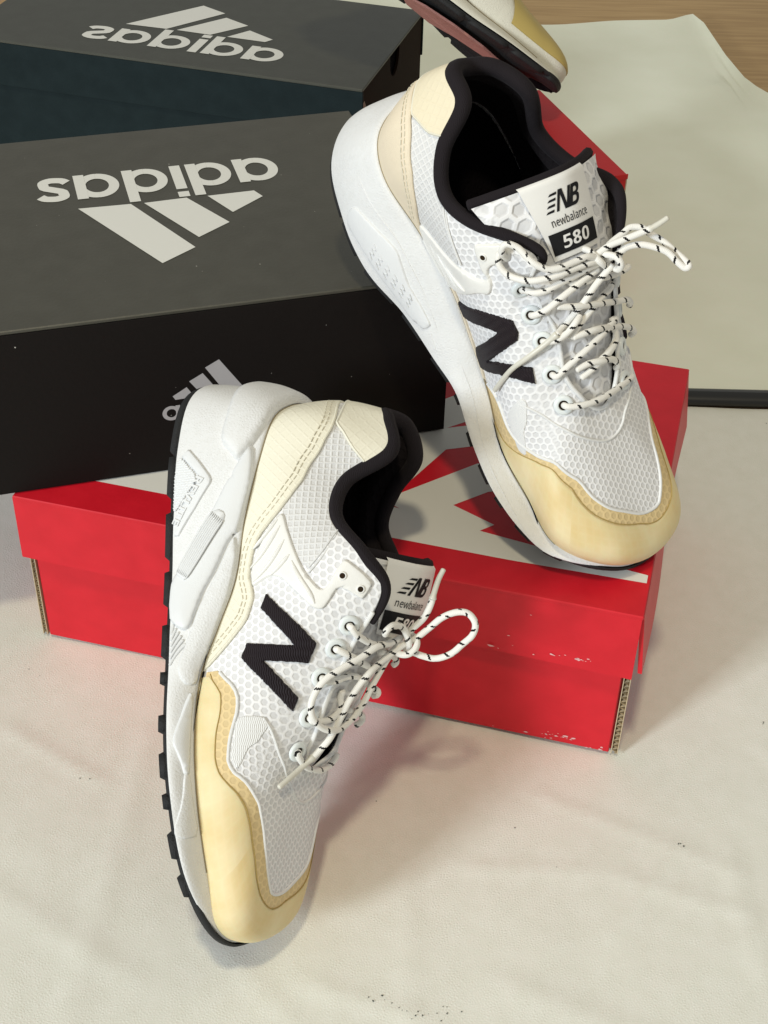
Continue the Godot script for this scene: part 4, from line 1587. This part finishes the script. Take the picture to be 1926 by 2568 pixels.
func sports_logo(parent: Node3D, map: Callable, nm: Vector3, m: Material) -> void:
	# three slanted stripes over a word of six letters; map takes logo millimetres to the box
	for q in [[178.3, 0, 149.4, 1, 123.1, 58, 142.6, 71], [142.2, 1.5, 118.2, 0.5, 100.3, 34.5, 119.4, 47.5], [106.4, 1, 79.8, 0.5, 76.4, 8.5, 96.3, 23.4]]:
		var b := MB.new()
		b.poly(pairs(q), map, nm)
		part("logo_stripe", b, m, parent)
	var sh := letter_shapes()
	var x := 60.5
	var adv := {"a": 27.0, "d": 27.0, "i": 6.8, "s": 20.0}
	for ch in ["a", "d", "i", "d", "a", "s"]:
		var b := MB.new()
		var lift := 0.0
		for pl in sh[ch]:
			var q := PackedVector2Array()
			for w in pl:
				q.append(Vector2(x + w.x * 0.915, -41.0 + w.y))
			var lf := lift
			b.poly(q, func(w): return map.call(w) + nm * lf, nm)
			lift += 0.00004
		part("logo_letter", b, m, parent)
		x += adv[ch] * 0.915 + 2.9


func red_box() -> void:
	var o := thing("red_shoe_box", "bright red shoe box with jagged white lid print, under the black box", "shoe box", "red shoe boxes")
	o.position = Vector3(0.1255, 0, -0.4988)
	o.rotation.y = -0.24504
	var w := 0.330
	var d := 0.224
	var h := 0.105
	# base: front, back and side walls of corrugated board
	slab("box_wall", Vector3(-w + 0.0045, 0.0005, -0.0075), Vector3(-0.0048, h - 0.004, -0.005), M.red, o)
	slab("box_wall", Vector3(-w + 0.0045, 0.0005, -d + 0.005), Vector3(-0.0048, h - 0.004, -d + 0.0075), M.red, o)
	slab("box_wall", Vector3(-w + 0.0030, 0.0, -d + 0.008), Vector3(-w + 0.0050, h - 0.004, -0.0085), M.red, o)
	slab("box_wall", Vector3(-0.0055, 0.0, -d + 0.008), Vector3(-0.0035, h - 0.004, -0.0085), M.red, o)
	slab("box_floor", Vector3(-w + 0.007, 0.0006, -d + 0.009), Vector3(-0.007, 0.003, -0.009), M.kraft, o)
	# the raw edges of the side walls beside the front: two liners and the fluting between them
	for e in [[-0.0038, 0.0], [-w + 0.0002, -w + 0.0032]]:
		var m2: Material = M.kraft if e[0] > -0.1 else M.kraft_shade
		slab("board_edge", Vector3(e[0], 0.0, -0.0110), Vector3(e[0] + 0.0005, 0.066, -0.0052), M.kraft, o, 0.0001)
		slab("board_edge", Vector3(e[1] - 0.0005, 0.0, -0.0110), Vector3(e[1], 0.066, -0.0052), M.kraft, o, 0.0001)
		var fb := MB.new()
		var p := PackedVector3Array()
		for i in 241:
			var y := 0.066 * i / 240.0
			var x := lerpf(e[0] + 0.0006, e[1] - 0.0006, 0.5 + 0.5 * sin(y * TAU / 0.0036))
			for k in 2:
				p.append(Vector3(x + 0.00012 * k, y, -0.0055))
			for k in 2:
				p.append(Vector3(x + 0.00012 * (1 - k), y, -0.0110))
		fb.grid(p, 241, 4, PackedVector2Array())
		part("fluting", fb, M.kraft, o)
		slab("flute_shade", Vector3(e[0] + 0.0005, 0.0, -0.0125), Vector3(e[1] - 0.0005, 0.066, -0.0112), M.kraft_shade, o, 0.0001)  # dark backing added as painted shade inside the open flutes
	# lid
	slab("lid_top", Vector3(-w, h - 0.0022, -d - 0.0006), Vector3(0.0006, h, 0.0007), M.red, o, 0.0009)
	var flap := func(called: String, a: Vector3, b: Vector3, out: Vector3, drop: float, splay: float) -> void:
		# a flap hanging from the lid edge a-b
		var mb := MB.new()
		var p := PackedVector3Array()
		for i in 25:
			for j in 14:
				var f := i / 24.0
				var g := j / 13.0
				var lean := splay * g * drop + 0.0012 * sin(f * 7.0) * g * signf(splay)
				p.append(a.lerp(b, f) + Vector3(0, -0.0010 - g * drop, 0) + out * (0.0003 + lean))
		var inner := PackedVector3Array()
		for q in p:
			inner.append(q - out * 0.0022)
		var s := 1.0 if (b - a).cross(Vector3.DOWN).dot(out) > 0 else -1.0
		mb.grid(p, 25, 14, PackedVector2Array(), s)
		mb.grid(inner, 25, 14, PackedVector2Array(), -s)
		# raw edges
		for run in [[0, 0, 0, 13], [24, 0, 24, 13], [0, 13, 24, 13]]:
			var q := PackedVector3Array()
			var steps := 13 if run[0] == run[2] else 24
			for k in steps + 1:
				var i := int(lerpf(run[0], run[2], float(k) / steps) + 0.5)
				var j := int(lerpf(run[1], run[3], float(k) / steps) + 0.5)
				q.append(p[i * 14 + j])
				q.append(inner[i * 14 + j])
			mb.grid(q, steps + 1, 2, PackedVector2Array())
		part(called, mb, M.red, o)
	flap.call("lid_flap", Vector3(-w, h, 0.0002), Vector3(0, h, 0.0002), Vector3(0, 0, 1), 0.0405, 0.015)
	flap.call("lid_flap", Vector3(-w, h, -d), Vector3(0, h, -d), Vector3(0, 0, -1), 0.040, 0.02)
	flap.call("lid_flap", Vector3(0.0004, h, -0.0015), Vector3(0.0004, h, -d + 0.002), Vector3(1, 0, 0), 0.0385, 0.10)
	flap.call("lid_flap", Vector3(-w, h, -0.003), Vector3(-w, h, -d + 0.003), Vector3(-1, 0, 0), 0.0385, 0.03)
	# print on the lid: a white field with a torn edge, red splinters on it
	var up := Vector3.UP
	var on := func(q: Vector2) -> Vector3: return Vector3(q.x, h * 1000.0 + 0.12, q.y) * 0.001
	var on2 := func(q: Vector2) -> Vector3: return Vector3(q.x, h * 1000.0 + 0.22, q.y) * 0.001
	var wb := MB.new()
	wb.poly(pairs([-329, -23.6, -134, -22.6, -68.9, -22.4, -1.2, -24.2, -1.2, -30.3, -58.8, -36.8, -88.7, -40.6, -82.5, -47.4, -106.4, -57.3, -91.0, -73.5, -70, -84, -84, -96, -101.7, -96.4, -138.6, -55.9, -121.1, -103.9, -108.4, -110.6, -96, -118, -115.5, -129, -125.3, -123.8, -116.9, -132.2, -104, -146, -127.1, -158, -132.7, -151.5, -150, -172, -190, -190, -329, -200]), on, up)
	part("lid_print", wb, M.print_white, o)
	for q in [[-166, -58, -141.8, -50.2, -132.6, -46.5, -141.5, -47.6, -162, -49]]:
		var b := MB.new()
		b.poly(pairs(q), on2, up)
		part("lid_print", b, M.print_red, o)
	# rubbed spots near the right corner
	var rng := RandomNumberGenerator.new()
	rng.seed = 5
	var face := func(q: Vector2) -> Vector3: return Vector3(q.x, q.y, 0.00075 + 0.015 * maxf(h - q.y, 0)) if q.y > 0.064 else Vector3(q.x, q.y, -0.0048)
	var sb := MB.new()
	for e in [[-0.0075, 0.0765, 0.0018, 0.0008, 30], [-0.0125, 0.0690, 0.0040, 0.0012, 60], [-0.030, 0.070, 0.007, 0.0008, 9], [-0.055, 0.0685, 0.010, 0.0008, 6], [-0.034, 0.0055, 0.005, 0.0012, 16], [-0.05, 0.003, 0.012, 0.0012, 3], [-0.012, 0.0022, 0.004, 0.001, 5], [-0.11, 0.085, 0.05, 0.015, 4]]:
		for k in e[4]:
			var c := Vector2(e[0] + rng.randfn(0, e[2]), clampf(e[1] + rng.randfn(0, e[3]), 0.0012 if e[1] < 0.06 else 0.0652, 0.103))
			if c.x > -0.006 and e[1] < 0.06 or c.x > -0.001:
				continue
			var r := 0.0002 + 0.0008 * rng.randf() * rng.randf()
			var q := PackedVector2Array()
			for i in 7:
				var a := TAU * i / 7.0
				q.append(c + Vector2(cos(a) * 2.2, sin(a)) * r * rng.randf_range(0.5, 1.2))
			sb.poly(q, face, Vector3(0, 0, 1))
	part("scuff_marks", sb, M.scuff, o).set_meta("kind", "stuff")


func black_box() -> void:
	var o := thing("black_shoe_box", "matte black shoe box with white logo, resting on the jagged red lid", "shoe box", "dark shoe boxes")
	o.position = Vector3(0.03185, 0.10525, -0.64723)
	o.rotation.y = 0.29066
	var w := 0.345
	var d := 0.2129
	var h := 0.0981
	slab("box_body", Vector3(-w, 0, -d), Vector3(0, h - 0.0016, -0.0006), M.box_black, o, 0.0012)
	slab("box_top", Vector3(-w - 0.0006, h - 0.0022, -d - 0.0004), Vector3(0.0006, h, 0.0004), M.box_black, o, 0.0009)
	slab("shaded_front", Vector3(-w, 0.0006, -0.0008), Vector3(0.0004, h - 0.0026, 0.0002), M.shaded_front, o, 0.0004)
	var rng := RandomNumberGenerator.new()
	rng.seed = 8
	var db := MB.new()
	for k in 46:
		var c := Vector2(-rng.randf_range(0.01, 0.33), rng.randf_range(0.006, 0.20) if k < 30 else rng.randf_range(0.005, 0.09))
		var r := rng.randf_range(0.00012, 0.0004)
		var q := PackedVector2Array()
		for i in 5:
			q.append(c + Vector2(cos(TAU * i / 5.0), sin(TAU * i / 5.0)) * r * rng.randf_range(0.5, 1.4))
		if k < 30:
			db.poly(q, func(w): return Vector3(w.x, h + 0.00015, -w.y), Vector3.UP)
		else:
			db.poly(q, func(w): return Vector3(w.x, w.y, 0.0003), Vector3(0, 0, 1))
	part("lint", db, M.lint, o).set_meta("kind", "stuff")
	var t := func(q: Vector2) -> Vector3: return Vector3(-q.x * 0.001, h + 0.00025, -0.1185 + q.y * 0.001)
	sports_logo(o, t, Vector3.UP, M.logo_white)
	var fr := func(q: Vector2) -> Vector3: return Vector3((-177.8 + 0.38 * q.x) * 0.001, (45.0 + 0.30 * q.y) * 0.001, 0.0004)
	sports_logo(o, fr, Vector3(0, 0, 1), M.logo_silver)


func teal_box() -> void:
	var o := thing("teal_shoe_box", "dark teal shoe box with finger notch in its brown end, behind the black box", "shoe box", "dark shoe boxes")
	var k := 1.097
	o.position = Vector3(-0.0257, 0, -1.0864)
	o.rotation.y = -0.26867
	var w := 0.36
	var d := 0.1877
	var h := 0.1199
	var lid := 0.0401
	slab("box_body", Vector3(-w + 0.003, 0.0005, -d + 0.003), Vector3(-0.006, h - 0.006, -0.003), M.box_teal, o)
	slab("lid_top", Vector3(-w, h - 0.0025, -d), Vector3(0, h, 0), M.box_teal_top, o, 0.0012)
	slab("lid_flap", Vector3(-w, h - lid, -0.0022), Vector3(0, h - 0.0026, -0.0002), M.box_teal, o, 0.0006)
	slab("lid_flap", Vector3(-w, h - lid, -d + 0.0002), Vector3(0, h - 0.0026, -d + 0.0022), M.box_teal, o, 0.0006)
	slab("lid_flap", Vector3(-w, h - lid, -d + 0.0024), Vector3(-w + 0.002, h - 0.0026, -0.0024), M.box_brown, o, 0.0006)
	# the near end: a board with a finger notch
	var nb := MB.new()
	var p := PackedVector2Array([Vector2(-0.0025, 0.0005), Vector2(-0.0025, h - 0.0027), Vector2(-0.081, h - 0.0027)])
	for i in 13:
		var a := PI * i / 12.0
		p.append(Vector2(-0.0975 + 0.0145 * cos(a), h - 0.004 - 0.0215 * pow(sin(a), 0.8)))
	p.append_array(PackedVector2Array([Vector2(-0.114, h - 0.0027), Vector2(-d + 0.0025, h - 0.0027), Vector2(-d + 0.0025, 0.0005)]))
	nb.plate(p, func(q): return Vector3(-0.0035, q.y, q.x), Vector3(1, 0, 0), 0.0022)
	part("box_end", nb, M.box_brown, o)
	slab("box_end_lining", Vector3(-0.0058, 0.001, -d + 0.006), Vector3(-0.0045, h - 0.004, -0.006), M.dark, o, 0.0003)
	var sb := MB.new()
	sb.poly(PackedVector2Array([Vector2(-0.0048, h - 0.036), Vector2(-0.0048, h - 0.014), Vector2(-0.009, h - 0.013), Vector2(-0.0165, h - 0.024), Vector2(-0.015, h - 0.036)]), func(q): return Vector3(-0.0011, q.y, q.x), Vector3(1, 0, 0))
	part("sticker", sb, M.sticker, o)
	var t := func(q: Vector2) -> Vector3: return Vector3(-(4.0 + 1.18 * q.x) * 0.001 * k, h + 0.00025, (-62.5 - (0.82 if q.y > 0 else 0.9) * q.y) * 0.001 * k)
	sports_logo(o, t, Vector3.UP, M.logo_white)


func far_red_box() -> void:
	var o := thing("red_shoe_box", "plain red shoe box standing behind the right sneaker, below the worn third shoe", "shoe box", "red shoe boxes")
	o.position = Vector3(0.1740, 0, -0.9776)
	o.rotation.y = 0.3395
	var w := 0.112
	var d := 0.1640
	var h := 0.105
	slab("box_body", Vector3(-w + 0.002, 0.0005, -d + 0.002), Vector3(-0.0026, h - 0.004, -0.002), M.red_old, o)
	slab("lid_top", Vector3(-w, h - 0.002, -d), Vector3(0, h, 0), M.red_old, o, 0.0009)
	slab("lid_flap", Vector3(-w, h - 0.045, -0.0018), Vector3(-0.0004, h - 0.0021, -0.0002), M.red_old, o, 0.0005)
	slab("lid_flap", Vector3(-0.0018, h - 0.045, -d), Vector3(-0.0002, h - 0.0021, -0.002), M.red_old, o, 0.0005)
	slab("corner_fold", Vector3(-0.010, h - 0.0035, -0.0004), Vector3(0.0004, h + 0.0006, 0.0005), M.red_old, o, 0.0003)
	slab("board_edge", Vector3(-0.0022, 0.001, -0.004), Vector3(0.0016, h - 0.005, -0.0022), M.kraft, o, 0.0003)


func third_shoe() -> void:
	var o := thing("sneaker", "worn cream sneaker with black sole and gold toe, lying on the far boxes", "sneaker")
	var l := Last.new(STA, SHF, false)
	var x := Vector3(0.7880, -0.5769, 0.2149)
	var y := Vector3(0.5999, 0.6409, -0.4790)
	var z := Vector3(0.1386, 0.5064, 0.8511)
	o.transform = Transform3D(Basis(x, y, z).orthonormalized(), Vector3(-0.0909, 0.2639, -1.1210))
	var f := {"lugs": [[1.0, 3.0], [3.2, 4.6], [4.8, 6.2], [6.4, 7.8], [8.0, 9.2], [9.4, 10.4], [10.6, 11.6]], "foam": M.old_foam}
	build_upper(o, l, f, f, M.old_body)
	build_sole(o, l, f, M.old_foam)
	var yb := MB.new()
	strip(yb, l, 8.9, 15.2, 90, func(u): return 0.16, func(u): return 0.88 - 0.05 * absf(u - 12.0) * smoothstep(1.0, 3.0, absf(u - 12.0)), 0.0012, 10, true, true)
	part("toe_cap", yb, M.old_gold, o)
	# the pink window in the sole
	var pb := MB.new()
	var pts := PackedVector2Array([Vector2(120, 12), Vector2(140, 26), Vector2(165, 34), Vector2(192, 33), Vector2(206, 26), Vector2(232, 20), Vector2(236, 8), Vector2(215, 2), Vector2(196, 12), Vector2(170, 8), Vector2(150, -4), Vector2(128, -2)])
	pb.plate(pts, func(q): return Vector3(q.x * 0.001, (hermite([100, 2.0, 120, 3.2, 170, 6, 200, 9, 230, 13.5, 262, 22], q.x) - 6.6) * 0.001, q.y * 0.001), Vector3.DOWN, 0.0016)
	part("sole_window", pb, M.old_pink, o)


func ground() -> void:
	var tb := MB.new()
	tb.box(Vector3(-1.6, -0.045, -3.2), Vector3(1.6, -0.006, 0.35), 0.002)
	struct("table_top", tb, M.wood)
	# near sheet: leatherette with soft folds
	var folds := [
		[0.039, -0.43, 0.111, -0.429, 0.0009, 0.006], [0.111, -0.429, 0.183, -0.405, 0.0009, 0.006], [0.174, -0.457, 0.179, -0.37, 0.0011, 0.007], [-0.121, -0.518, -0.127, -0.444, 0.0012, 0.008], [-0.127, -0.444, -0.137, -0.31, 0.0012, 0.008],
		[-0.034, -0.366, 0.031, -0.345, 0.0010, 0.007], [0.075, -0.48, 0.187, -0.426, 0.0008, 0.006], [-0.202, -0.515, -0.134, -0.473, 0.0010, 0.006], [0.016, -0.435, 0.016, -0.33, 0.0007, 0.005], [0.106, -0.385, 0.161, -0.459, 0.0008, 0.006],
		[-0.20, -0.42, -0.10, -0.36, 0.0009, 0.010], [0.05, -0.37, 0.15, -0.33, 0.0010, 0.010], [-0.09, -0.40, -0.02, -0.33, 0.0008, 0.008], [0.13, -0.36, 0.24, -0.44, 0.0009, 0.009], [0.20, -0.52, 0.30, -0.40, 0.0009, 0.009], [0.09, -0.40, 0.03, -0.30, 0.0008, 0.008],
	]
	var fn := FastNoiseLite.new()
	fn.seed = 12
	fn.frequency = 5.0
	fn.fractal_octaves = 3
	var height := func(x: float, z: float) -> float:
		var y := -0.0016 + 0.0014 * fn.get_noise_2d(x, z)
		for f in folds:
			var a := Vector2(f[0], f[1])
			var b := Vector2(f[2], f[3])
			var q := Geometry2D.get_closest_point_to_segment(Vector2(x, z), a, b)
			var dd := q.distance_to(Vector2(x, z))
			if dd < f[5] * 3.0:
				var e := minf(q.distance_to(a), q.distance_to(b)) / a.distance_to(b)
				y += 0.65 * f[4] * exp(-dd * dd / (f[5] * f[5] * 0.5)) * smoothstep(0.0, 0.2, e + 0.05)
		return y
	var sb := MB.new()
	var nu := 300
	var nv := 260
	var p := PackedVector3Array()
	for i in nu:
		for j in nv:
			var x := lerpf(-0.75, 0.75, float(i) / (nu - 1))
			var z := lerpf(-0.832, 0.20, float(j) / (nv - 1))
			p.append(Vector3(x, height.call(x, z), z))
	sb.grid(p, nu, nv, PackedVector2Array(), -1.0)
	# its cut edge
	var eg := PackedVector3Array()
	for i in nu:
		eg.append(p[i * nv])
		eg.append(p[i * nv] + Vector3(0, -0.003, 0))
	sb.grid(eg, nu, 2, PackedVector2Array())
	struct("sheet_near", sb, M.sheet)
	# far sheet: paper with a curling corner
	var pb := MB.new()
	nu = 150
	nv = 110
	p = PackedVector3Array()
	for i in nu:
		var x := lerpf(-0.40, 0.80, float(i) / (nu - 1))
		var back := hermite([-0.42, -1.60, -0.2, -1.63, -0.06, -1.66, 0.06, -1.60, 0.16, -1.568, 0.25, -1.583, 0.30, -1.582, 0.336, -1.600, 0.345, -1.53, 0.352, -1.443, 0.36, -1.405, 0.374, -1.378, 0.42, -1.32, 0.6, -1.10, 0.8, -0.92], x)
		for j in nv:
			var g := float(j) / (nv - 1)
			var z := lerpf(-0.850, back, g)
			var y := -0.0012 + 0.0006 * fn.get_noise_2d(x * 0.6, z * 0.6)
			var edge := (z - back)
			y += 0.006 * exp(-edge / 0.05) * smoothstep(0.18, 0.36, x) + 0.002 * exp(-edge / 0.03)
			# one long soft fold
			var q := Geometry2D.get_closest_point_to_segment(Vector2(x, z), Vector2(0.335, -1.40), Vector2(0.375, -1.10))
			y += 0.004 * exp(-q.distance_squared_to(Vector2(x, z)) / 0.0006)
			p.append(Vector3(x, y, z))
	pb.grid(p, nu, nv, PackedVector2Array(), 1.0)
	struct("sheet_far", pb, M.paper)
	# the black rubber strip where the sheets meet
	var rb := MB.new()
	var rp := PackedVector3Array()
	for i in 33:
		var x := lerpf(-0.75, 0.75, i / 32.0)
		rp.append(Vector3(x, 0.0015, -0.8405 + 0.0008 * sin(x * 9.0)))
	rb.tube(rp, 0.0083, 14, 1.0, 2, 0.62, Vector3.UP)
	var rs := part("rubber_strip", rb, M.edging, self)
	rs.set_meta("label", "black rubber strip lying between the two white sheets")
	rs.set_meta("category", "strip")
	# flecks of paint and grit on the sheets
	var rng := RandomNumberGenerator.new()
	rng.seed = 3
	var fb := MB.new()
	for e in [[0.001, -0.356, 5], [0.016, -0.351, 7], [0.034, -0.351, 8], [0.151, -0.447, 4], [0.089, -0.431, 1], [0.209, -0.53, 2], [-0.196, -0.557, 2], [-0.148, -0.479, 2], [0.266, -0.815, 2], [-0.189, -0.552, 1], [0.07, -0.455, 1], [0.0, -0.47, 1]]:
		for k in e[2]:
			var c := Vector2(e[0] + rng.randfn(0, 0.004) * (0.0 if k == 0 else 1.0), e[1] + rng.randfn(0, 0.0025) * (0.0 if k == 0 else 1.0))
			var r := rng.randf_range(0.0002, 0.0006)
			var q := PackedVector2Array()
			for i in 6:
				var a := TAU * i / 6.0
				q.append(c + Vector2(cos(a), sin(a)) * r * rng.randf_range(0.5, 1.3))
			fb.poly(q, func(w): return Vector3(w.x, height.call(w.x, w.y) + 0.0003, w.y), Vector3.UP)
	part("paint_flecks", fb, M.fleck, self).set_meta("kind", "stuff")


func _ready() -> void:
	# camera
	var cam := Camera3D.new()
	cam.name = "camera"
	cam.transform = Transform3D(Basis(Vector3(0.999653, 0.020451, -0.016587), Vector3(-0.026332, 0.776397, -0.629694), Vector3(0, 0.629912, 0.776667)).orthonormalized(), Vector3(0, 0.56976, 0))
	cam.fov = 39.689
	cam.near = 0.02
	cam.far = 30.0
	add_child(cam)
	# light: a lit room, a window low on the left, a warm ceiling lamp above
	var we := WorldEnvironment.new()
	we.name = "environment"
	var env := Environment.new()
	env.background_mode = Environment.BG_COLOR
	env.background_color = Color(0.43, 0.43, 0.41).linear_to_srgb()
	env.tonemap_mode = Environment.TONE_MAPPER_LINEAR
	env.tonemap_exposure = 0.86
	env.sdfgi_enabled = true
	env.ssao_enabled = true
	env.ssil_enabled = true
	we.environment = env
	add_child(we)
	var target := Vector3(0.0, 0.08, -0.55)
	lamp("window_light", target + Vector3(-0.70, 0.36, 0.66).normalized() * 4.5, target, Vector2(0.75, 0.95), 18.5, Color(0.95, 0.98, 1.0))
	lamp("ceiling_light", target + Vector3(-0.05, 0.94, 0.33).normalized() * 3.2, target, Vector2(0.22, 0.22), 3.7, Color(0.99, 0.935, 0.80))
	make_materials()
	ground()
	red_box()
	black_box()
	teal_box()
	far_red_box()
	third_shoe()
	var fa: Dictionary = FEAT_A.duplicate()
	var fb: Dictionary = FEAT_B.duplicate()
	var lugs := [[1.0, 2.95], [3.03, 3.78], [3.98, 4.81], [4.97, 5.69], [6.01, 6.72], [6.93, 7.19], [7.62, 7.95], [8.2, 8.69], [8.86, 9.14], [9.41, 9.86], [10.05, 10.44]]
	for e in [[fa, fb], [fb, fa]]:
		e[0].lugs = lugs
		# the far half of cap, seam and vamp seam comes from the pair's other shoe, which shows that side
		for k in ["cap", "seam", "vamp"]:
			e[0][k] = join_half(FEAT_A[k] if e[0] == fa else FEAT_B[k], FEAT_B[k] if e[0] == fa else FEAT_A[k])
	fa.foam = M.foam
	fb.foam = M.foam
	fa.counter_mat = M.cream
	fb.counter_mat = M.cream_b
	fa.tab_mat = M.cream
	fb.tab_mat = M.tab_b
	fa.stitch_end = 6.7
	fb.stitch_end = 3.9
	fb.counter = [2.04, 0.583, 2.48, 0.615, 3.08, 0.622, 3.43, 0.537, 3.66, 0.41, 3.84, 0.204, 4.03, 0.06, 4.3, 0.05, 5.4, 0.05, 6.6, 0.04, 6.9, 0.0]
	fa.tab_lo = [0, 0.62, 1.0, 0.62, 1.59, 0.591, 1.87, 0.58, 2.04, 0.666, 2.26, 0.802, 2.46, 0.985]
	fb.tab_lo = [0, 0.64, 1.2, 0.62, 1.87, 0.595, 2.17, 0.693, 2.47, 0.832, 2.65, 0.985]
	fa.tab_end = 2.46
	fb.tab_end = 2.65
	fa.qlo = [2.04, 0.56, 2.29, 0.575, 2.72, 0.615, 3.19, 0.61, 3.56, 0.52, 3.85, 0.43, 3.92, 0.44, 4.26, 0.507, 4.84, 0.541, 5.08, 0.60]
	fa.qhi = [2.04, 0.67, 2.26, 0.80, 2.46, 0.985, 4.37, 0.985, 4.75, 0.796, 5.08, 0.614]
	fb.qlo = [2.04, 0.57, 2.48, 0.605, 3.08, 0.612, 3.43, 0.527, 3.66, 0.40, 3.84, 0.20, 3.91, 0.17, 4.25, 0.324, 4.74, 0.454, 5.08, 0.54]
	fb.qhi = [1.9, 0.6, 2.17, 0.70, 2.47, 0.84, 2.65, 0.985, 4.37, 0.985, 4.75, 0.80, 5.08, 0.62]
	fb.quarter = fa.quarter
	fb.patch = fa.patch
	tongue_slide = 0.0075
	tongue_twist = 0.5
	label_shift = -0.12
	label_wide = 0.88
	sneaker("sneaker", "white mesh sneaker balanced on its toe on the sheet, beside the red box", false, fa, fb, LACE_A, Basis(Vector3(0.0211, -0.6069, 0.7945), Vector3(0.9407, 0.2812, 0.1897), Vector3(-0.3385, 0.7434, 0.5768)).orthonormalized(), Vector3(-0.0857, 0.1733, -0.5789))
	var kb := 1.016
	tongue_slide = -0.0015
	tongue_twist = 0.0
	tongue_wide = 1.12
	label_shift = 0.10
	label_wide = 0.78
	sneaker("sneaker", "white mesh sneaker with its toe on the red lid, heel by the black box", true, fb, fa, LACE_B, Basis(Vector3(0.4985, -0.6804, 0.5372), Vector3(0.3738, 0.7278, 0.5749), Vector3(-0.7821, -0.0858, 0.6172)).orthonormalized().scaled(Vector3.ONE * kb), Vector3(-0.0118, 0.2707, -0.6905))


func lamp(called: String, at: Vector3, target: Vector3, size: Vector2, energy: float, col: Color) -> void:
	var a := AreaLight3D.new()
	a.name = called
	a.area_size = size
	a.light_energy = energy
	a.light_color = col
	a.area_normalize_energy = true
	a.area_range = 8.0
	a.area_attenuation = 2.0
	a.shadow_enabled = true
	add_child(a)
	a.look_at_from_position(at, target, Vector3.UP)


func join_half(own: Array, other: Array) -> Array:
	# own curve to the toe, then the other shoe's, mirrored
	var o := []
	var e0 := hermite(own, 12.0)
	var e1 := hermite(other, 12.0)
	for k in range(0, own.size(), 2):
		if own[k] < 11.8:
			o.append_array([own[k], own[k + 1]])
	o.append_array([12.0, (e0 + e1) * 0.5])
	for k in range(other.size() - 2, -1, -2):
		if other[k] < 11.8:
			o.append_array([24.0 - other[k], other[k + 1]])
	return o
